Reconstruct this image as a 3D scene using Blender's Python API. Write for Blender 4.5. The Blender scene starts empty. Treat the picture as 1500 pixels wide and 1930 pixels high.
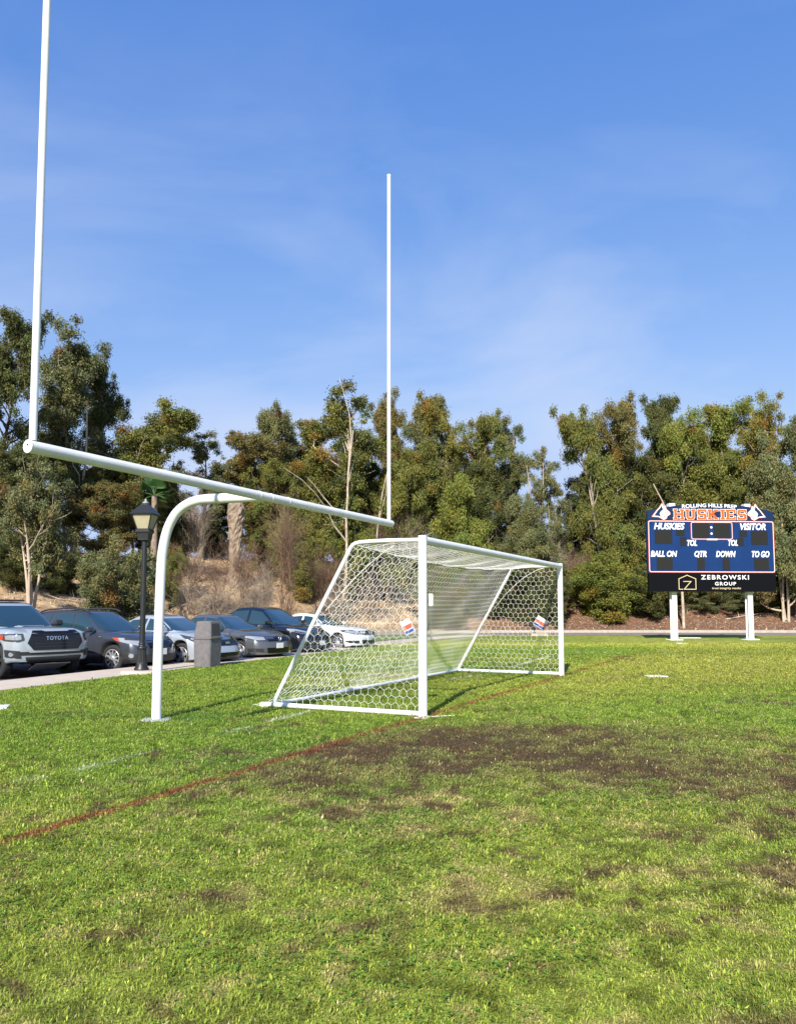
import bpy, bmesh, math, random
import numpy as np
from mathutils import Vector, Matrix
from mathutils.bvhtree import BVHTree
from mathutils.geometry import delaunay_2d_cdt

C = bpy.context.scene.collection
SC = bpy.context.scene
RNG = np.random.RandomState(7)
R = math.radians

# ------------------------------------------------------------------ camera
FPX, PPY, HC = 1490.0, 1030.0, 1.48
PITCH = R(4.53)
cam_d = bpy.data.cameras.new('camera'); cam = bpy.data.objects.new('camera', cam_d); C.objects.link(cam)
cam.location = (0, 0, HC); cam.rotation_euler = (R(90) + PITCH, 0, 0)
cam_d.sensor_fit = 'VERTICAL'; cam_d.sensor_height = 36.0
cam_d.lens = 36.0 * FPX / 1930.0
cam_d.shift_y = (PPY - 965.0) / 1930.0
cam_d.clip_start = 0.05; cam_d.clip_end = 3000
SC.camera = cam

# ------------------------------------------------------------------ sun, sky
SUN_EL = R(34.0); SHADOW_AZ = R(14.5)          # shadows run this far to the right of straight ahead
SUN_DIR = Vector((math.sin(SHADOW_AZ) * math.cos(SUN_EL), math.cos(SHADOW_AZ) * math.cos(SUN_EL), -math.sin(SUN_EL)))
sd = bpy.data.lights.new('sun', 'SUN'); sd.energy = 4.6; sd.angle = R(0.5); sd.color = (1.0, 0.945, 0.86)
so = bpy.data.objects.new('sun', sd); C.objects.link(so)
so.rotation_euler = SUN_DIR.to_track_quat('-Z', 'Y').to_euler(); so.location = (0, -20, 30)

W = bpy.data.worlds.new('World'); SC.world = W; W.use_nodes = True
nt = W.node_tree; nt.nodes.clear()
def N(nt, t, **kw):
    n = nt.nodes.new(t)
    for k, v in kw.items():
        if k in n.inputs.keys() if isinstance(k, str) else False: n.inputs[k].default_value = v
        else: setattr(n, k, v)
    return n
sky = N(nt, 'ShaderNodeTexSky', sky_type='NISHITA', sun_disc=False, sun_elevation=SUN_EL, sun_rotation=R(180) + SHADOW_AZ,
        altitude=100.0, air_density=1.0, dust_density=0.5, ozone_density=3.5)
# deep blue of clear winter air: per-channel gradient of the physical sky
sep = N(nt, 'ShaderNodeSeparateColor'); nt.links.new(sky.outputs[0], sep.inputs[0]); com = N(nt, 'ShaderNodeCombineColor'); S_ = 0.085 * 2 ** 0.75
for i_, (g_, k_) in enumerate(((1.16, 1.44), (0.75, 0.93), (0.36, 1.03))):
    a_ = N(nt, 'ShaderNodeMath', operation='POWER'); a_.inputs[1].default_value = g_; nt.links.new(sep.outputs[i_], a_.inputs[0])
    b_ = N(nt, 'ShaderNodeMath', operation='MULTIPLY'); b_.inputs[1].default_value = k_ * S_ ** g_ / S_; nt.links.new(a_.outputs[0], b_.inputs[0]); c_ = N(nt, 'ShaderNodeMath', operation='MINIMUM'); c_.inputs[1].default_value = (0.46, 0.63, 0.97)[i_] / S_; nt.links.new(b_.outputs[0], c_.inputs[0]); nt.links.new(c_.outputs[0], com.inputs[i_])
tc = N(nt, 'ShaderNodeTexCoord'); mp = N(nt, 'ShaderNodeMapping'); mp.inputs['Scale'].default_value = (1.0, 1.0, 2.2)
mp.inputs['Rotation'].default_value = (0.25, 0.35, 0.2)
nt.links.new(tc.outputs['Generated'], mp.inputs[0])
cn = N(nt, 'ShaderNodeTexNoise'); cn.inputs['Scale'].default_value = 2.3; cn.inputs['Detail'].default_value = 7; cn.inputs['Roughness'].default_value = 0.52
cn.inputs['Distortion'].default_value = 0.5
nt.links.new(mp.outputs[0], cn.inputs[0])
cr = N(nt, 'ShaderNodeValToRGB'); cr.color_ramp.elements[0].position = 0.42; cr.color_ramp.elements[1].position = 0.63
cr.color_ramp.elements[0].color = (0, 0, 0, 1); cr.color_ramp.elements[1].color = (0.85, 0.85, 0.85, 1)
nt.links.new(cn.outputs[0], cr.inputs[0])
# thin cloud thins out overhead
sx = N(nt, 'ShaderNodeSeparateXYZ'); nt.links.new(tc.outputs['Generated'], sx.inputs[0])
mr = N(nt, 'ShaderNodeMapRange'); mr.inputs['From Min'].default_value = 0.06; mr.inputs['From Max'].default_value = 0.66
mr.inputs['To Min'].default_value = 1.0; mr.inputs['To Max'].default_value = 0.0
nt.links.new(sx.outputs[2], mr.inputs[0])
ad = N(nt, 'ShaderNodeMath', operation='ADD'); ad.inputs[1].default_value = 0.10; nt.links.new(cr.outputs[0], ad.inputs[0])
mu = N(nt, 'ShaderNodeMath', operation='MULTIPLY'); nt.links.new(ad.outputs[0], mu.inputs[0]); nt.links.new(mr.outputs[0], mu.inputs[1])
mx = N(nt, 'ShaderNodeMixRGB'); mx.inputs[2].default_value = (4.4, 5.1, 6.8, 1)
nt.links.new(mu.outputs[0], mx.inputs[0]); nt.links.new(com.outputs[0], mx.inputs[1])
bg = N(nt, 'ShaderNodeBackground'); bg.inputs['Strength'].default_value = 0.085
nt.links.new(mx.outputs[0], bg.inputs[0])
wo = N(nt, 'ShaderNodeOutputWorld'); nt.links.new(bg.outputs[0], wo.inputs[0])
SC.view_settings.view_transform = 'Standard'; SC.view_settings.look = 'None'
SC.view_settings.exposure = 0.75; SC.view_settings.gamma = 1.0
SC.render.engine = 'CYCLES'
SC.cycles.max_bounces = 6; SC.cycles.transparent_max_bounces = 8

# ------------------------------------------------------------------ photo geometry
def ray(px, py):
    u = (px - 750.0) / FPX; v = (PPY - py) / FPX
    return Vector((u, math.cos(PITCH) - v * math.sin(PITCH), math.sin(PITCH) + v * math.cos(PITCH)))
def on_ground(px, py, z=0.0):
    r = ray(px, py); k = (z - HC) / r.z
    return Vector((r.x * k, r.y * k, z))
def at(px, py, Y):
    r = ray(px, py); k = Y / r.y
    return Vector((r.x * k, Y, HC + r.z * k))
def xcol(px, Y):
    return (px - 750.0) / FPX * Y
def hz(py, Y):
    return at(750, py, Y).z

# ------------------------------------------------------------------ helpers
def tag(o, label=None, cat=None, group=None, kind=None):
    if label: o['label'] = label
    if cat: o['category'] = cat
    if group: o['group'] = group
    if kind: o['kind'] = kind
    return o
def empty(name, loc=(0, 0, 0), rz=0.0):
    o = bpy.data.objects.new(name, None); C.objects.link(o); o.location = loc; o.rotation_euler = (0, 0, rz)
    o.empty_display_size = 0.2
    return o
def thing(name, label, cat, loc=(0, 0, 0), rz=0.0, group=None):
    return tag(empty(name, loc, rz), label, cat, group)
def link(name, me, mats, parent=None, smooth=False, loc=None):
    o = bpy.data.objects.new(name, me); C.objects.link(o)
    if parent is not None: o.parent = parent
    if loc is not None: o.location = loc
    if not isinstance(mats, (list, tuple)): mats = [mats]
    if len(me.materials) == 0:
        for m in mats: me.materials.append(m)
    if smooth: me.polygons.foreach_set('use_smooth', [True] * len(me.polygons))
    return o
def np_mesh(name, V, F, col=None):
    """V (n,3), F (m,k) arrays of equal-sided faces; col (m,3) per face -> colour attribute"""
    V = np.asarray(V, dtype=np.float32); F = np.asarray(F, dtype=np.int32)
    me = bpy.data.meshes.new(name); m, k = F.shape
    me.vertices.add(len(V)); me.vertices.foreach_set('co', V.ravel())
    me.loops.add(m * k); me.loops.foreach_set('vertex_index', F.ravel())
    me.polygons.add(m); me.polygons.foreach_set('loop_start', np.arange(0, m * k, k, dtype=np.int32))
    me.update(calc_edges=True)
    if col is not None:
        a = me.color_attributes.new('col', 'FLOAT_COLOR', 'CORNER')
        c = np.ones((m, k, 4), dtype=np.float32); c[:, :, :3] = np.asarray(col, dtype=np.float32)[:, None, :]
        a.data.foreach_set('color', c.ravel())
    return me
class MB:
    """collects shapes; build() links them as one mesh object"""
    def __init__(s): s.v = []; s.f = []; s.sm = []
    def add(s, V, F, smooth=False):
        o = len(s.v); s.v += [tuple(p) for p in V]; s.f += [tuple(i + o for i in f) for f in F]; s.sm += [smooth] * len(F); return s
    def box(s, c, d, rot=None, bev=0.0):
        hx, hy, hz_ = d[0] / 2, d[1] / 2, d[2] / 2
        if bev > 0:
            b = bmesh.new(); bmesh.ops.create_cube(b, size=1.0)
            for v in b.verts: v.co = Vector((v.co.x * d[0], v.co.y * d[1], v.co.z * d[2]))
            bmesh.ops.bevel(b, geom=list(b.edges), offset=bev, segments=2, affect='EDGES', profile=0.5)
            V = [v.co.copy() for v in b.verts]; b.verts.index_update(); F = [[v.index for v in f.verts] for f in b.faces]; b.free()
        else:
            V = [Vector((x * hx, y * hy, z * hz_)) for z in (-1, 1) for y in (-1, 1) for x in (-1, 1)]
            F = [(0, 2, 3, 1), (4, 5, 7, 6), (0, 1, 5, 4), (2, 6, 7, 3), (0, 4, 6, 2), (1, 3, 7, 5)]
        M = Matrix.Rotation(rot, 3, 'Z') if isinstance(rot, (int, float)) else (rot or Matrix.Identity(3))
        return s.add([M @ v + Vector(c) for v in V], F)
    def tube(s, pts, r, n=12, caps=True, smooth=True):
        pts = [Vector(p) for p in pts]; rs = r if isinstance(r, (list, tuple)) else [r] * len(pts)
        V = []; F = []; t0 = (pts[1] - pts[0]).normalized()
        up = Vector((0, 0, 1)) if abs(t0.z) < 0.9 else Vector((1, 0, 0))
        nrm = t0.cross(up).normalized()
        for i, p in enumerate(pts):
            if i == 0: t = t0
            elif i == len(pts) - 1: t = (pts[i] - pts[i - 1]).normalized()
            else: t = ((pts[i + 1] - p).normalized() + (p - pts[i - 1]).normalized()).normalized()
            nrm = (nrm - t * nrm.dot(t)).normalized(); b = t.cross(nrm)
            for k in range(n):
                a = 2 * math.pi * k / n; V.append(p + (nrm * math.cos(a) + b * math.sin(a)) * rs[i])
        for i in range(len(pts) - 1):
            for k in range(n):
                k2 = (k + 1) % n; F.append((i * n + k, i * n + k2, (i + 1) * n + k2, (i + 1) * n + k))
        s.add(V, F, smooth)
        if caps:
            s.add(V[:n], [tuple(range(n))[::-1]]); s.add(V[-n:], [tuple(range(n))])
        return s
    def lathe(s, prof, n=24, c=(0, 0, 0), smooth=True, phase=0.0, caps=True):
        V = []; F = []; c = Vector(c)
        for r_, z in prof:
            for k in range(n):
                a = 2 * math.pi * k / n + phase; V.append(c + Vector((r_ * math.cos(a), r_ * math.sin(a), z)))
        for i in range(len(prof) - 1):
            for k in range(n):
                k2 = (k + 1) % n; F.append((i * n + k, i * n + k2, (i + 1) * n + k2, (i + 1) * n + k))
        s.add(V, F, smooth)
        if caps: s.add(V[:n], [tuple(range(n))[::-1]]); s.add(V[-n:], [tuple(range(n))])
        return s
    def prism(s, poly, y0, y1, fn=None):
        """poly of (x,z) extruded along y"""
        n = len(poly); V = [Vector((x, y0, z)) for x, z in poly] + [Vector((x, y1, z)) for x, z in poly]
        F = [tuple(range(n)), tuple(range(2 * n - 1, n - 1, -1))] + [(i, i + n, (i + 1) % n + n, (i + 1) % n) for i in range(n)]
        if fn: V = [fn(v) for v in V]
        return s.add(V, F)
    def build(s, name, mat, parent=None, loc=None, me_only=False):
        me = bpy.data.meshes.new(name); me.from_pydata(s.v, [], s.f); me.update()
        me.polygons.foreach_set('use_smooth', s.sm)
        bm = bmesh.new(); bm.from_mesh(me); bmesh.ops.recalc_face_normals(bm, faces=bm.faces); bm.to_mesh(me); bm.free()
        if me_only: return me
        return link(name, me, mat, parent, loc=loc)
def text_geo(txt, size=1.0, offset=0.0, shear=0.0, extrude=0.0, spacing=1.0):
    cu = bpy.data.curves.new('t', 'FONT'); cu.body = txt; cu.size = size; cu.offset = offset; cu.shear = shear
    cu.extrude = extrude; cu.space_character = spacing; cu.resolution_u = 3
    ob = bpy.data.objects.new('t', cu); C.objects.link(ob)
    dg = bpy.context.evaluated_depsgraph_get(); me = bpy.data.meshes.new_from_object(ob.evaluated_get(dg))
    V = np.array([v.co[:] for v in me.vertices]); F = [tuple(p.vertices) for p in me.polygons]
    bpy.data.objects.remove(ob); bpy.data.curves.remove(cu); bpy.data.meshes.remove(me)
    return V, F
def copy_tree(o, parent=None):
    c = o.copy(); C.objects.link(c); c.parent = parent
    for ch in list(o.children): copy_tree(ch, c)
    return c

# noise in numpy
_PERM = np.random.RandomState(3).rand(256, 256)
def vnoise(x, y):
    xi = np.floor(x).astype(int); yi = np.floor(y).astype(int); fx = x - xi; fy = y - yi
    fx = fx * fx * (3 - 2 * fx); fy = fy * fy * (3 - 2 * fy)
    g = lambda a, b: _PERM[a & 255, b & 255]
    return (g(xi, yi) * (1 - fx) + g(xi + 1, yi) * fx) * (1 - fy) + (g(xi, yi + 1) * (1 - fx) + g(xi + 1, yi + 1) * fx) * fy
def fbm(x, y, s, o=4, off=0.0):
    t = 0; a = 1; n = 0
    for i in range(o):
        t = t + a * vnoise(x / s + 17.3 * i + off, y / s - 9.1 * i + off * 1.7); n += a; a *= 0.55; s = s * 0.5
    return t / n
def sst(a, b, x):
    t = np.clip((x - a) / (b - a), 0, 1); return t * t * (3 - 2 * t)

# ------------------------------------------------------------------ materials
def mat(name, color=(0.5, 0.5, 0.5), rough=0.6, metal=0.0, spec=0.5, coat=0.0, noise=0.0, nscale=8.0, bump=0.0, bscale=60.0, attr=False,
        trans=0.0, col2=None, emit=None):
    m = bpy.data.materials.new(name); m.use_nodes = True; t = m.node_tree; p = t.nodes['Principled BSDF']
    p.inputs['Roughness'].default_value = rough; p.inputs['Metallic'].default_value = metal
    p.inputs['Specular IOR Level'].default_value = spec; p.inputs['Coat Weight'].default_value = coat
    p.inputs['Coat Roughness'].default_value = 0.04
    c = (*color, 1)
    tc = t.nodes.new('ShaderNodeTexCoord')
    base = None
    if noise > 0 or col2:
        n = t.nodes.new('ShaderNodeTexNoise'); n.inputs['Scale'].default_value = nscale; n.inputs['Detail'].default_value = 6
        n.inputs['Roughness'].default_value = 0.65
        t.links.new(tc.outputs['Object'], n.inputs[0])
        mr = t.nodes.new('ShaderNodeMapRange'); mr.inputs['From Min'].default_value = 0.3; mr.inputs['From Max'].default_value = 0.7
        t.links.new(n.outputs[0], mr.inputs[0])
        mx = t.nodes.new('ShaderNodeMixRGB'); t.links.new(mr.outputs[0], mx.inputs[0])
        mx.inputs[1].default_value = c
        mx.inputs[2].default_value = (*col2, 1) if col2 else tuple([v * (1 - noise) for v in color] + [1])
        base = mx.outputs[0]
    if attr:
        a = t.nodes.new('ShaderNodeVertexColor'); a.layer_name = 'col'
        m2 = t.nodes.new('ShaderNodeMixRGB'); m2.blend_type = 'MULTIPLY'; m2.inputs[0].default_value = 1.0
        t.links.new(a.outputs[0], m2.inputs[1])
        if base: t.links.new(base, m2.inputs[2])
        else: m2.inputs[2].default_value = c
        base = m2.outputs[0]
    if base: t.links.new(base, p.inputs['Base Color'])
    else: p.inputs['Base Color'].default_value = c
    if bump > 0:
        n = t.nodes.new('ShaderNodeTexNoise'); n.inputs['Scale'].default_value = bscale; n.inputs['Detail'].default_value = 5
        t.links.new(tc.outputs['Object'], n.inputs[0])
        b = t.nodes.new('ShaderNodeBump'); b.inputs['Strength'].default_value = bump; b.inputs['Distance'].default_value = 0.02
        t.links.new(n.outputs[0], b.inputs['Height']); t.links.new(b.outputs[0], p.inputs['Normal'])
    if trans > 0:
        tr = t.nodes.new('ShaderNodeBsdfTranslucent'); ms = t.nodes.new('ShaderNodeMixShader'); ms.inputs[0].default_value = trans
        out = t.nodes['Material Output']
        if base: t.links.new(base, tr.inputs[0])
        else: tr.inputs[0].default_value = c
        t.links.new(p.outputs[0], ms.inputs[1]); t.links.new(tr.outputs[0], ms.inputs[2]); t.links.new(ms.outputs[0], out.inputs[0])
    if emit:
        p.inputs['Emission Color'].default_value = (*emit, 1); p.inputs['Emission Strength'].default_value = 1
    return m
M = {}
M['white_paint'] = mat('white_paint', (0.82, 0.83, 0.80), 0.42, noise=0.17, nscale=3.2, bump=0.05, bscale=30)
M['white_net'] = mat('white_net', (0.85, 0.84, 0.78), 0.8)
M['rope'] = mat('rope', (0.80, 0.80, 0.72), 0.8)
M['concrete'] = mat('concrete', (0.60, 0.50, 0.395), 0.9, noise=0.22, nscale=3.0, bump=0.25, bscale=80)
M['kerb'] = mat('kerb', (0.46, 0.40, 0.32), 0.9, noise=0.3, nscale=4.0, bump=0.2)
M['asphalt'] = mat('asphalt', (0.055, 0.055, 0.058), 0.9, noise=0.35, nscale=3.0, bump=0.4, bscale=120)
M['road'] = mat('road', (0.25, 0.21, 0.185), 0.9, noise=0.2, nscale=1.2, bump=0.3, bscale=100)
M['black_metal'] = mat('black_metal', (0.018, 0.020, 0.021), 0.42, noise=0.3, nscale=20)
M['lamp_glass'] = mat('lamp_glass', (0.62, 0.56, 0.36), 0.35, noise=0.25, nscale=3, trans=0.35)
M['bin_plastic'] = mat('bin_plastic', (0.17, 0.158, 0.162), 0.62, noise=0.35, nscale=7, bump=0.1, bscale=40)
M['bin_dark'] = mat('bin_dark', (0.05, 0.048, 0.05), 0.6)
M['bark'] = mat('bark', (0.40, 0.33, 0.25), 0.9, nscale=2.5, col2=(0.13, 0.10, 0.075), bump=0.5, bscale=12)
M['bark_pale'] = mat('bark_pale', (0.60, 0.50, 0.38), 0.85, nscale=3.5, col2=(0.28, 0.21, 0.15), bump=0.4, bscale=14)
M['bark_dark'] = mat('bark_dark', (0.12, 0.095, 0.07), 0.95, nscale=3, col2=(0.05, 0.04, 0.03), bump=0.4, bscale=14)
M['twig'] = mat('twig', (1, 1, 1), 0.9, attr=True)
def leaf(name, c, trans=0.20): return mat(name, c, 0.6, spec=0.12, attr=True, trans=trans)
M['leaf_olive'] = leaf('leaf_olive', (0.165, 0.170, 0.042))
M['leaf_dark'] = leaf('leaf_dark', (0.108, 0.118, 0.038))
M['leaf_grey'] = leaf('leaf_grey', (0.172, 0.178, 0.074))
M['leaf_rust'] = leaf('leaf_rust', (0.178, 0.150, 0.050))
M['leaf_bright'] = leaf('leaf_bright', (0.190, 0.210, 0.045))
M['leaf_gold'] = leaf('leaf_gold', (0.225, 0.195, 0.045))

# ================================================================== GROUND
TOE = np.array([(-60, -40), (-22, 15), (-15, 27), (-9, 38), (-3, 46), (4, 51.3), (12, 52.0), (40, 51), (120, 48)], float)
EDGE = np.array([(-30, -50), (-15, -8), (-7.23, 14.5), (-4.9, 21.0), (-2.95, 25.8), (-0.1, 34.0), (0.9, 36.5), (3.2, 42), (5.5, 44.7), (9, 45.3), (14, 45.2), (120, 43.5)], float)
def sdist(P, x, y):
    """signed distance to a polyline, positive on its left side (beyond / uphill)"""
    x = np.asarray(x, float); y = np.asarray(y, float)
    best = np.full(x.shape, 1e9); sg = np.ones(x.shape)
    for a, b in zip(P[:-1], P[1:]):
        d = b - a; L = d @ d
        t = np.clip(((x - a[0]) * d[0] + (y - a[1]) * d[1]) / L, 0, 1)
        dx = x - (a[0] + t * d[0]); dy = y - (a[1] + t * d[1]); q = np.hypot(dx, dy)
        c = d[0] * dy - d[1] * dx
        m = q < best - 1e-6
        best = np.where(m, q, best); sg = np.where(m, np.sign(c), sg)
    return best * sg
def slope_h(x, y):
    s = sdist(TOE, x, y)
    rt = sst(2, 14, x)
    A = 5.1 * (1 - rt) + 4.6 * rt; Wd = 14.5 * (1 - rt) + 14 * rt
    t = np.clip(s / Wd, 0, 1)
    h = A * (0.35 * t + 0.65 * t * t * (3 - 2 * t)) + 0.14 * sst(0, 0.5, s)
    h = h - sst(Wd + 6, Wd + 50, s) * 4.0
    h = h + (fbm(x, y, 5.0, 4) - 0.5) * 1.1 * sst(0.5, 6, s) + (fbm(x, y, 1.2, 3, 5.0) - 0.5) * 0.35 * sst(0.2, 3, s)
    base = -0.14
    return np.where(s > 0, base + h, -0.30)
def gz(x, y): return float(slope_h(np.array([x]), np.array([y]))[0])

def grid_mesh(name, xs, ys, hf, colf=None):
    X, Y = np.meshgrid(xs, ys); Z = hf(X, Y)
    V = np.stack([X, Y, Z], -1).reshape(-1, 3); nx = len(xs); ny = len(ys)
    i, j = np.meshgrid(np.arange(nx - 1), np.arange(ny - 1)); a = (j * nx + i).ravel()
    F = np.stack([a, a + 1, a + nx + 1, a + nx], -1)
    return V, F
xs = np.concatenate([np.arange(-300, -60, 12), np.arange(-60, 60, 0.5), np.arange(60, 300, 12)])
ys = np.concatenate([np.arange(-120, 10, 10), np.arange(10, 90, 0.5), np.arange(90, 400, 14)])
V, F = grid_mesh('terrain', xs, ys, slope_h)
# dirt bank: sandy soil with brown litter
m = bpy.data.materials.new('bank_soil'); m.use_nodes = True; t = m.node_tree; p = t.nodes['Principled BSDF']; p.inputs['Roughness'].default_value = 0.95
tc = t.nodes.new('ShaderNodeTexCoord')
n1 = t.nodes.new('ShaderNodeTexNoise'); n1.inputs['Scale'].default_value = 0.45; n1.inputs['Detail'].default_value = 8; n1.inputs['Roughness'].default_value = 0.7
n2 = t.nodes.new('ShaderNodeTexNoise'); n2.inputs['Scale'].default_value = 7.0; n2.inputs['Detail'].default_value = 6; n2.inputs['Roughness'].default_value = 0.75
for n in (n1, n2): t.links.new(tc.outputs['Object'], n.inputs[0])
r1 = t.nodes.new('ShaderNodeValToRGB'); e = r1.color_ramp.elements
e[0].position = 0.36; e[0].color = (0.26, 0.165, 0.095, 1); e[1].position = 0.60; e[1].color = (0.74, 0.56, 0.33, 1)
t.links.new(n1.outputs[0], r1.inputs[0])
r2 = t.nodes.new('ShaderNodeValToRGB'); e = r2.color_ramp.elements
e[0].position = 0.36; e[0].color = (0.40, 0.33, 0.28, 1); e[1].position = 0.62; e[1].color = (1.1, 1.05, 1.0, 1)
t.links.new(n2.outputs[0], r2.inputs[0])
mx = t.nodes.new('ShaderNodeMixRGB'); mx.blend_type = 'MULTIPLY'; mx.inputs[0].default_value = 1
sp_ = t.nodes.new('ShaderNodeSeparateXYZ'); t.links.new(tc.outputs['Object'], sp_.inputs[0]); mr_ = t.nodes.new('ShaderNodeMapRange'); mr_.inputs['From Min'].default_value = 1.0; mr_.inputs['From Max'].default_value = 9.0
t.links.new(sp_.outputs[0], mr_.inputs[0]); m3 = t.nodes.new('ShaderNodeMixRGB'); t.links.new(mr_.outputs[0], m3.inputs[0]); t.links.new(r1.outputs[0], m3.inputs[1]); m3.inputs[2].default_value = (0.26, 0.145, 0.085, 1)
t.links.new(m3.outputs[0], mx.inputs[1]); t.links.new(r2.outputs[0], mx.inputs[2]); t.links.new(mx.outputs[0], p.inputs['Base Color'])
b = t.nodes.new('ShaderNodeBump'); b.inputs['Strength'].default_value = 0.8; b.inputs['Distance'].default_value = 0.12
t.links.new(n2.outputs[0], b.inputs['Height']); t.links.new(b.outputs[0], p.inputs['Normal'])
M['bank'] = m
o = link('terrain', np_mesh('terrain', V, F), m, smooth=True); tag(o, kind='structure')

# offset of the lawn edge polyline
def offset_poly(P, d):
    out = []
    for i, q in enumerate(P):
        a = P[max(i - 1, 0)]; b = P[min(i + 1, len(P) - 1)]; t = (b - a) / np.linalg.norm(b - a)
        out.append(q + np.array([-t[1], t[0]]) * d)
    return np.array(out)
def dense(P, step=0.5):
    o = []
    for a, b in zip(P[:-1], P[1:]):
        n = max(1, int(np.linalg.norm(b - a) / step)); o += [a + (b - a) * k / n for k in range(n)]
    o.append(P[-1]); return np.array(o)
def smooth_poly(P, it=3):
    for _ in range(it):
        Q = [P[0]]
        for a, b in zip(P[:-1], P[1:]): Q += [a * 0.75 + b * 0.25, a * 0.25 + b * 0.75]
        Q.append(P[-1]); P = np.array(Q)
    return P
EDGE_S = smooth_poly(EDGE, 2)
TOE_S = smooth_poly(TOE, 2)
def strip(name, P0, P1, z0, z1, mat_, top_z=None, drop=0.0):
    """sheet between two equal polylines; drop>0 adds vertical faces on both sides"""
    n = len(P0); mb = MB()
    V = [(p[0], p[1], z0) for p in P0] + [(p[0], p[1], z1) for p in P1]
    Fq = [(i, i + 1, n + i + 1, n + i) for i in range(n - 1)]
    mb.add(V, Fq)
    if drop > 0:
        V2 = V + [(a, b, c - drop) for a, b, c in V]
        mb.add(V2, [(i, i + 1, 2 * n + i + 1, 2 * n + i) for i in range(n - 1)] + [(n + i, n + i + 1, 3 * n + i + 1, 3 * n + i) for i in range(n - 1)])
    o = mb.build(name, mat_); tag(o, kind='structure'); return o
# asphalt of the car park and the pale access road
big = MB(); big.add([(-90, -60, -0.125), (2.0, -60, -0.125), (2.0, 80, -0.125), (-90, 80, -0.125)], [(0, 1, 2, 3)])
# trimmed to the bank toe by the terrain rising through it
o = big.build('parking_lot', M['asphalt']); tag(o, kind='structure')
# walkway
wk = EDGE_S[(EDGE_S[:, 1] < 45.0) & (EDGE_S[:, 0] < 5.6)]
strip('walkway', wk, offset_poly(wk, 1.55), 0.012, 0.012, M['concrete'], drop=0.15)
# access road on the far side
rd = dense(np.array([(1.0, 44.6), (5.5, 44.9), (9, 45.2), (14, 45.1), (120, 43.4)], float), 2.0)
far = dense(np.array([(1.0, 49.2), (5.5, 51.0), (9, 51.4), (14, 51.6), (120, 48.0)], float), 2.0)
k = min(len(rd), len(far)); idx = np.linspace(0, 1, 60)
def resample(P, n):
    d = np.concatenate([[0], np.cumsum(np.linalg.norm(np.diff(P, axis=0), axis=1))]); q = np.linspace(0, d[-1], n)
    return np.stack([np.interp(q, d, P[:, 0]), np.interp(q, d, P[:, 1])], -1)
A_ = np.array([(-16, 33), (-9, 37.5), (-3, 43.0), (2.0, 45.8), (5.5, 45.3), (9, 45.3), (14, 45.2), (120, 43.5)], float)
B_ = np.array([(-19, 38), (-9.5, 44.0), (-3.2, 49.5), (3.8, 54.0), (7, 55), (12, 55), (16, 55), (120, 52)], float)
strip('access_road', resample(A_, 80), resample(B_, 80), -0.045, -0.045, M['road'])
# kerb stones at the foot of the bank
tk = TOE_S[(TOE_S[:, 1] > 34) & (TOE_S[:, 0] < 118)]
kr = resample(tk, 90)
strip('kerb', offset_poly(kr, -0.12), offset_poly(kr, 0.16), 0.11, 0.13, M['kerb'], drop=0.3)

# goal line direction
GD = Vector((0.4395, 0.8982, 0)).normalized(); GP = Vector((-GD.y, GD.x, 0))
P0 = on_ground(797, 1352); P0.z = 0
def line_d(x, y):      # distance to the goal line, positive on the field side (right)
    return (x - P0.x) * GD.y - (y - P0.y) * GD.x
def along(x, y): return (x - P0.x) * GD.x + (y - P0.y) * GD.y

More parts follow.
